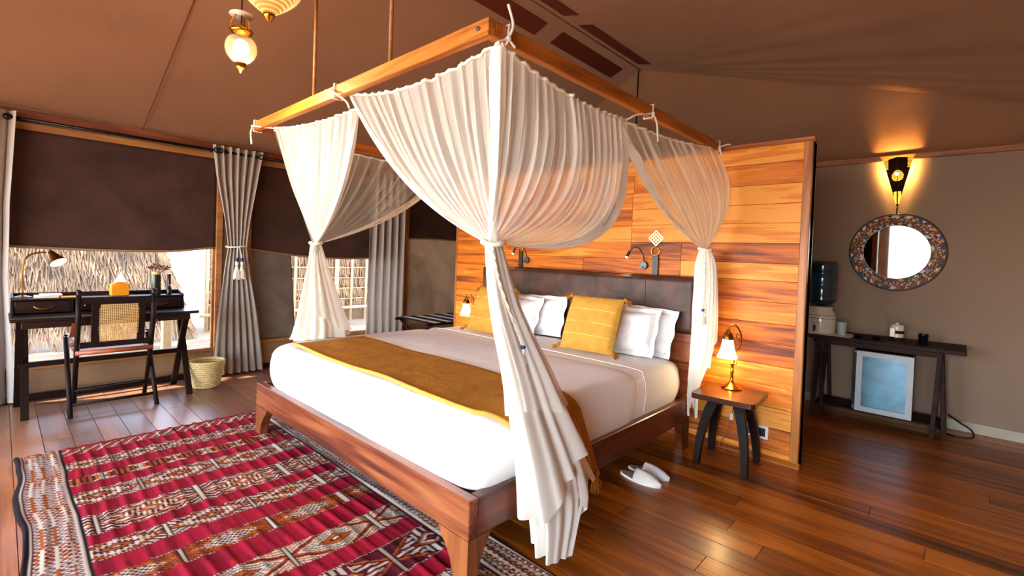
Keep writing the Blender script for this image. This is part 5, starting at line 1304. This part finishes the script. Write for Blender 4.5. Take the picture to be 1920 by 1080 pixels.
for k in range(16):
    t = k / 15; r_ = .155 * math.sin(PI / 2 * min(1, t * 1.25 + .06)) * (1 if t < .75 else 1 - (t - .75) * .5); z_ = BC.z + .02 + t * .22
    nb_ = max(10, int(r_ * 2 * PI / .0105))
    for q in range(nb_):
        a = 2 * PI * (q + .5 * (k % 2)) / nb_; bdm.sphere((BC.x + r_ * math.cos(a), BC.y + r_ * math.sin(a), z_), .0062, 5, 4)
o = obj('bead_strings', bdm, M['bead'], bp_, smooth=True); o['kind'] = 'stuff'
obj('liner', MB().lathe([(.02, .02), (.06, .05), (.11, .1), (.138, .16), (.135, .22)], BC, 32, cap=False), M['liner'], bp_, smooth=True)
obj('tip', MB().lathe([(0, -.02), (.012, -.008), (.024, .004), (.03, .016), (.026, .03)], BC, 16), M['brass'], bp_, smooth=True)
obj('crown', MB().lathe([(.14, .24), (.148, .25), (.14, .262), (.05, .34), (.01, .38)], BC, 28), M['brass'], bp_, smooth=True)
obj('cord', MB().tube([BC + Vector((0, 0, .37)), Vector((BC.x, BC.y, roofz(BC.x) - .01))], .004, 6), M['rod'], bp_)

# ------------------------------------------------------------------ kilim rug
rgx0, rgx1, rgy0, rgy1 = -2.72, .62, -1.19, .335
CS = .0065
nx_, ny_ = int((rgx1 - rgx0) / CS), int((rgy1 - rgy0) / CS)
RED, RED2, CRM, ORG_, BLK, MAR = [lin(c) for c in ('#9c1028', '#80081e', '#c9b8a2', '#a04c10', '#201217', '#500c1a')]
bands = [(-2.72, -2.675, 'red'), (-2.675, -2.57, 'thin'), (-2.57, -2.43, 'red'), (-2.43, -2.30, 'lozs'), (-2.30, -2.17, 'red'), (-2.17, -2.06, 'ladder'), (-2.06, -1.95, 'red'), (-1.95, -1.78, 'loz'),
         (-1.78, -1.64, 'red'), (-1.64, -1.43, 'dia'), (-1.43, -1.33, 'red'), (-1.33, -1.19, 'loz'), (-1.19, -1.06, 'red'), (-1.06, -.93, 'check'), (-.93, -.76, 'red'), (-.76, -.59, 'big'), (-.59, -.48, 'red'),
         (-.48, -.26, 'comb'), (-.26, -.15, 'red'), (-.15, .02, 'loz'), (.02, .14, 'red'), (.14, .30, 'big'), (.30, .42, 'red'), (.42, .54, 'lozs'), (.54, .62, 'red')]
PER = dict(lozs=.26, ladder=.17, loz=.36, dia=.42, check=.36, big=.40, comb=.44, thin=.1)
rr = random.Random(77)
def rug_col(x_, y_):
    # wobble of the weave
    x_ = x_ + .006 * math.sin(y_ * 9) + .004 * noise.noise(Vector((x_ * 6, y_ * 6, 1)))
    e0, e1 = y_ - rgy0, rgy1 - y_
    for (e, w_) in ((e0, .205), (e1, .19)):
        if e < w_:
            t = e / w_; q = x_ / .034
            if t < .10: return BLK, 0
            if t < .15 or .86 < t < .92: return CRM, 1
            if t < .19 or t > .92: return BLK if t > .95 else MAR, 0
            tri_ = abs((q % 1) * 2 - 1)
            z_ = (t - .19) / .67
            s3 = (z_ * 3) % 1
            if abs(s3 - .5) < .08: return ORG_ if int(q / 6) % 2 else CRM, 1
            v_ = tri_ + (s3 if s3 < .5 else 1 - s3) * 1.6
            k = int(v_ * 2.5) % 3
            if k == 0: return CRM, 1
            if k == 1: return MAR, 0
            return (ORG_ if (int(x_ * 7) % 3 == 0) else lin('#b0938a')), 1
    for (a, b_, kind) in bands:
        if a <= x_ < b_:
            w_ = b_ - a; s_ = (x_ - a) / w_; c = abs(s_ - .5) * 2
            if kind == 'red':
                return (RED if noise.noise(Vector((x_ * 4, y_ * 30, 3))) > -.1 else RED2), 0
            if c > .93: return BLK if int(y_ * 160) % 2 else CRM, 1
            p = PER[kind]; u = ((y_ + (.1 if kind in ('dia', 'comb') else .0)) / p) % 1; d = abs(u - .5) * 2
            # cream / black bars that part the motifs
            if d > .955: return CRM, 1
            if d > .925: return BLK, 0
            if kind == 'thin':
                return [CRM, MAR, ORG_, RED][int((y_ * 60 + s_ * 5)) % 4], 1
            if kind == 'ladder':
                if int(y_ * 75) % 2 and c < .75: return ORG_, 1
                return (CRM if d + c * .6 > .95 else MAR), 0
            v_ = c * .85 + d  # diamond distance 0 centre
            if kind in ('loz', 'lozs'):
                n_ = 6 if kind == 'loz' else 4
                k = int(v_ * n_); tooth = int(y_ * 95) % 2
                if v_ < .16: return (CRM if v_ < .08 else BLK), 1
                if v_ < .42: return (ORG_ if k % 2 else MAR), 1
                if v_ < .85: return (CRM if (tooth or int(v_ * 10) % 3 == 0) else MAR), 1
                if v_ < 1.0: return ORG_, 1
                if v_ < 1.1: return MAR, 0
                return (CRM if int((v_ + c) * 9) % 2 else MAR), 1
            if kind == 'dia':
                if v_ < .12: return CRM, 1
                if v_ < .3: return ORG_, 1
                if v_ < .62: return (CRM if (int(y_ * 90 + s_ * 2) % 2) else MAR), 1
                if v_ < .74: return ORG_, 1
                if v_ < .95: return (CRM if int(s_ * 14) % 2 else MAR), 1
                if v_ < 1.05: return ORG_, 1
                return (CRM if int(v_ * 12) % 3 == 0 else MAR), 0
            if kind == 'check':
                if v_ < .7: return (CRM if (int(y_ * 85) + int(s_ * 11)) % 2 else MAR), 1
                if v_ < .9: return ORG_, 1
                return (ORG_ if int(v_ * 14) % 2 else MAR), 0
            if kind == 'big':
                if v_ < .1: return CRM, 1
                if v_ < .17: return BLK, 0
                if v_ < .40: return ORG_, 1
                if v_ < .46: return MAR, 0
                if v_ < .56: return CRM, 1
                if v_ < .62: return BLK, 0
                if v_ < .72: return CRM, 1
                if v_ < .78: return MAR, 0
                if v_ < .88: return CRM, 1
                if v_ < 1.0: return ORG_, 1
                if v_ < 1.12: return MAR, 0
                return (CRM if int(v_ * 11) % 2 else ORG_), 1
            if kind == 'comb':
                if v_ < .08: return ORG_, 1
                if v_ < .2: return MAR, 0
                if v_ < .3: return CRM, 1
                if v_ < .42: return ORG_, 1
                if v_ < .5: return MAR, 0
                if v_ < .92: return (CRM if int(s_ * 15) % 2 else MAR) if d > .3 else (CRM if int(y_ * 60) % 2 else MAR), 1
                if v_ < 1.0: return MAR, 0
                if v_ < 1.1: return ORG_, 1
                return MAR, 0
    return RED, 0
rv = MB(); rc = []; rz = []
for j in range(ny_ + 1):
    for i in range(nx_ + 1):
        x_ = rgx0 + i * CS; y_ = rgy0 + j * CS
        c, h = rug_col(x_, y_)
        ex = .012 * math.sin(x_ * 7) * max(0, 1 - (y_ - rgy0) / .4) + .008 * noise.noise(Vector((x_ * 5, 0, 0)))
        ph = 2 * PI * y_ / .075 + 1.4 * math.sin(x_ * 3 + y_)
        rip = .008 * max(0, math.sin(ph)) * (.5 + .5 * noise.noise(Vector((x_ * 3, y_ * 2, 5)))) * (1.6 if h == 0 else .7)
        yy = y_ + ex * max(0, 1 - (y_ - rgy0) / .4)
        z_ = .007 + rip + .002 * h + .0015 * noise.noise(Vector((x_ * 8, y_ * 8, 8)))
        if i in (0, nx_) or j in (0, ny_): z_ = .001
        rv.v.append(Vector((x_, yy, z_))); rc.append(c)
W1 = nx_ + 1
for j in range(ny_):
    for i in range(nx_):
        rv.f.append([j * W1 + i, j * W1 + i + 1, (j + 1) * W1 + i + 1, (j + 1) * W1 + i])
ro = obj('kilim_rug', rv, M['rug'], smooth=True, col=rc)
tag(ro, 'red patterned kilim rug with cream and orange diamond bands at the foot of the bed', 'rug')
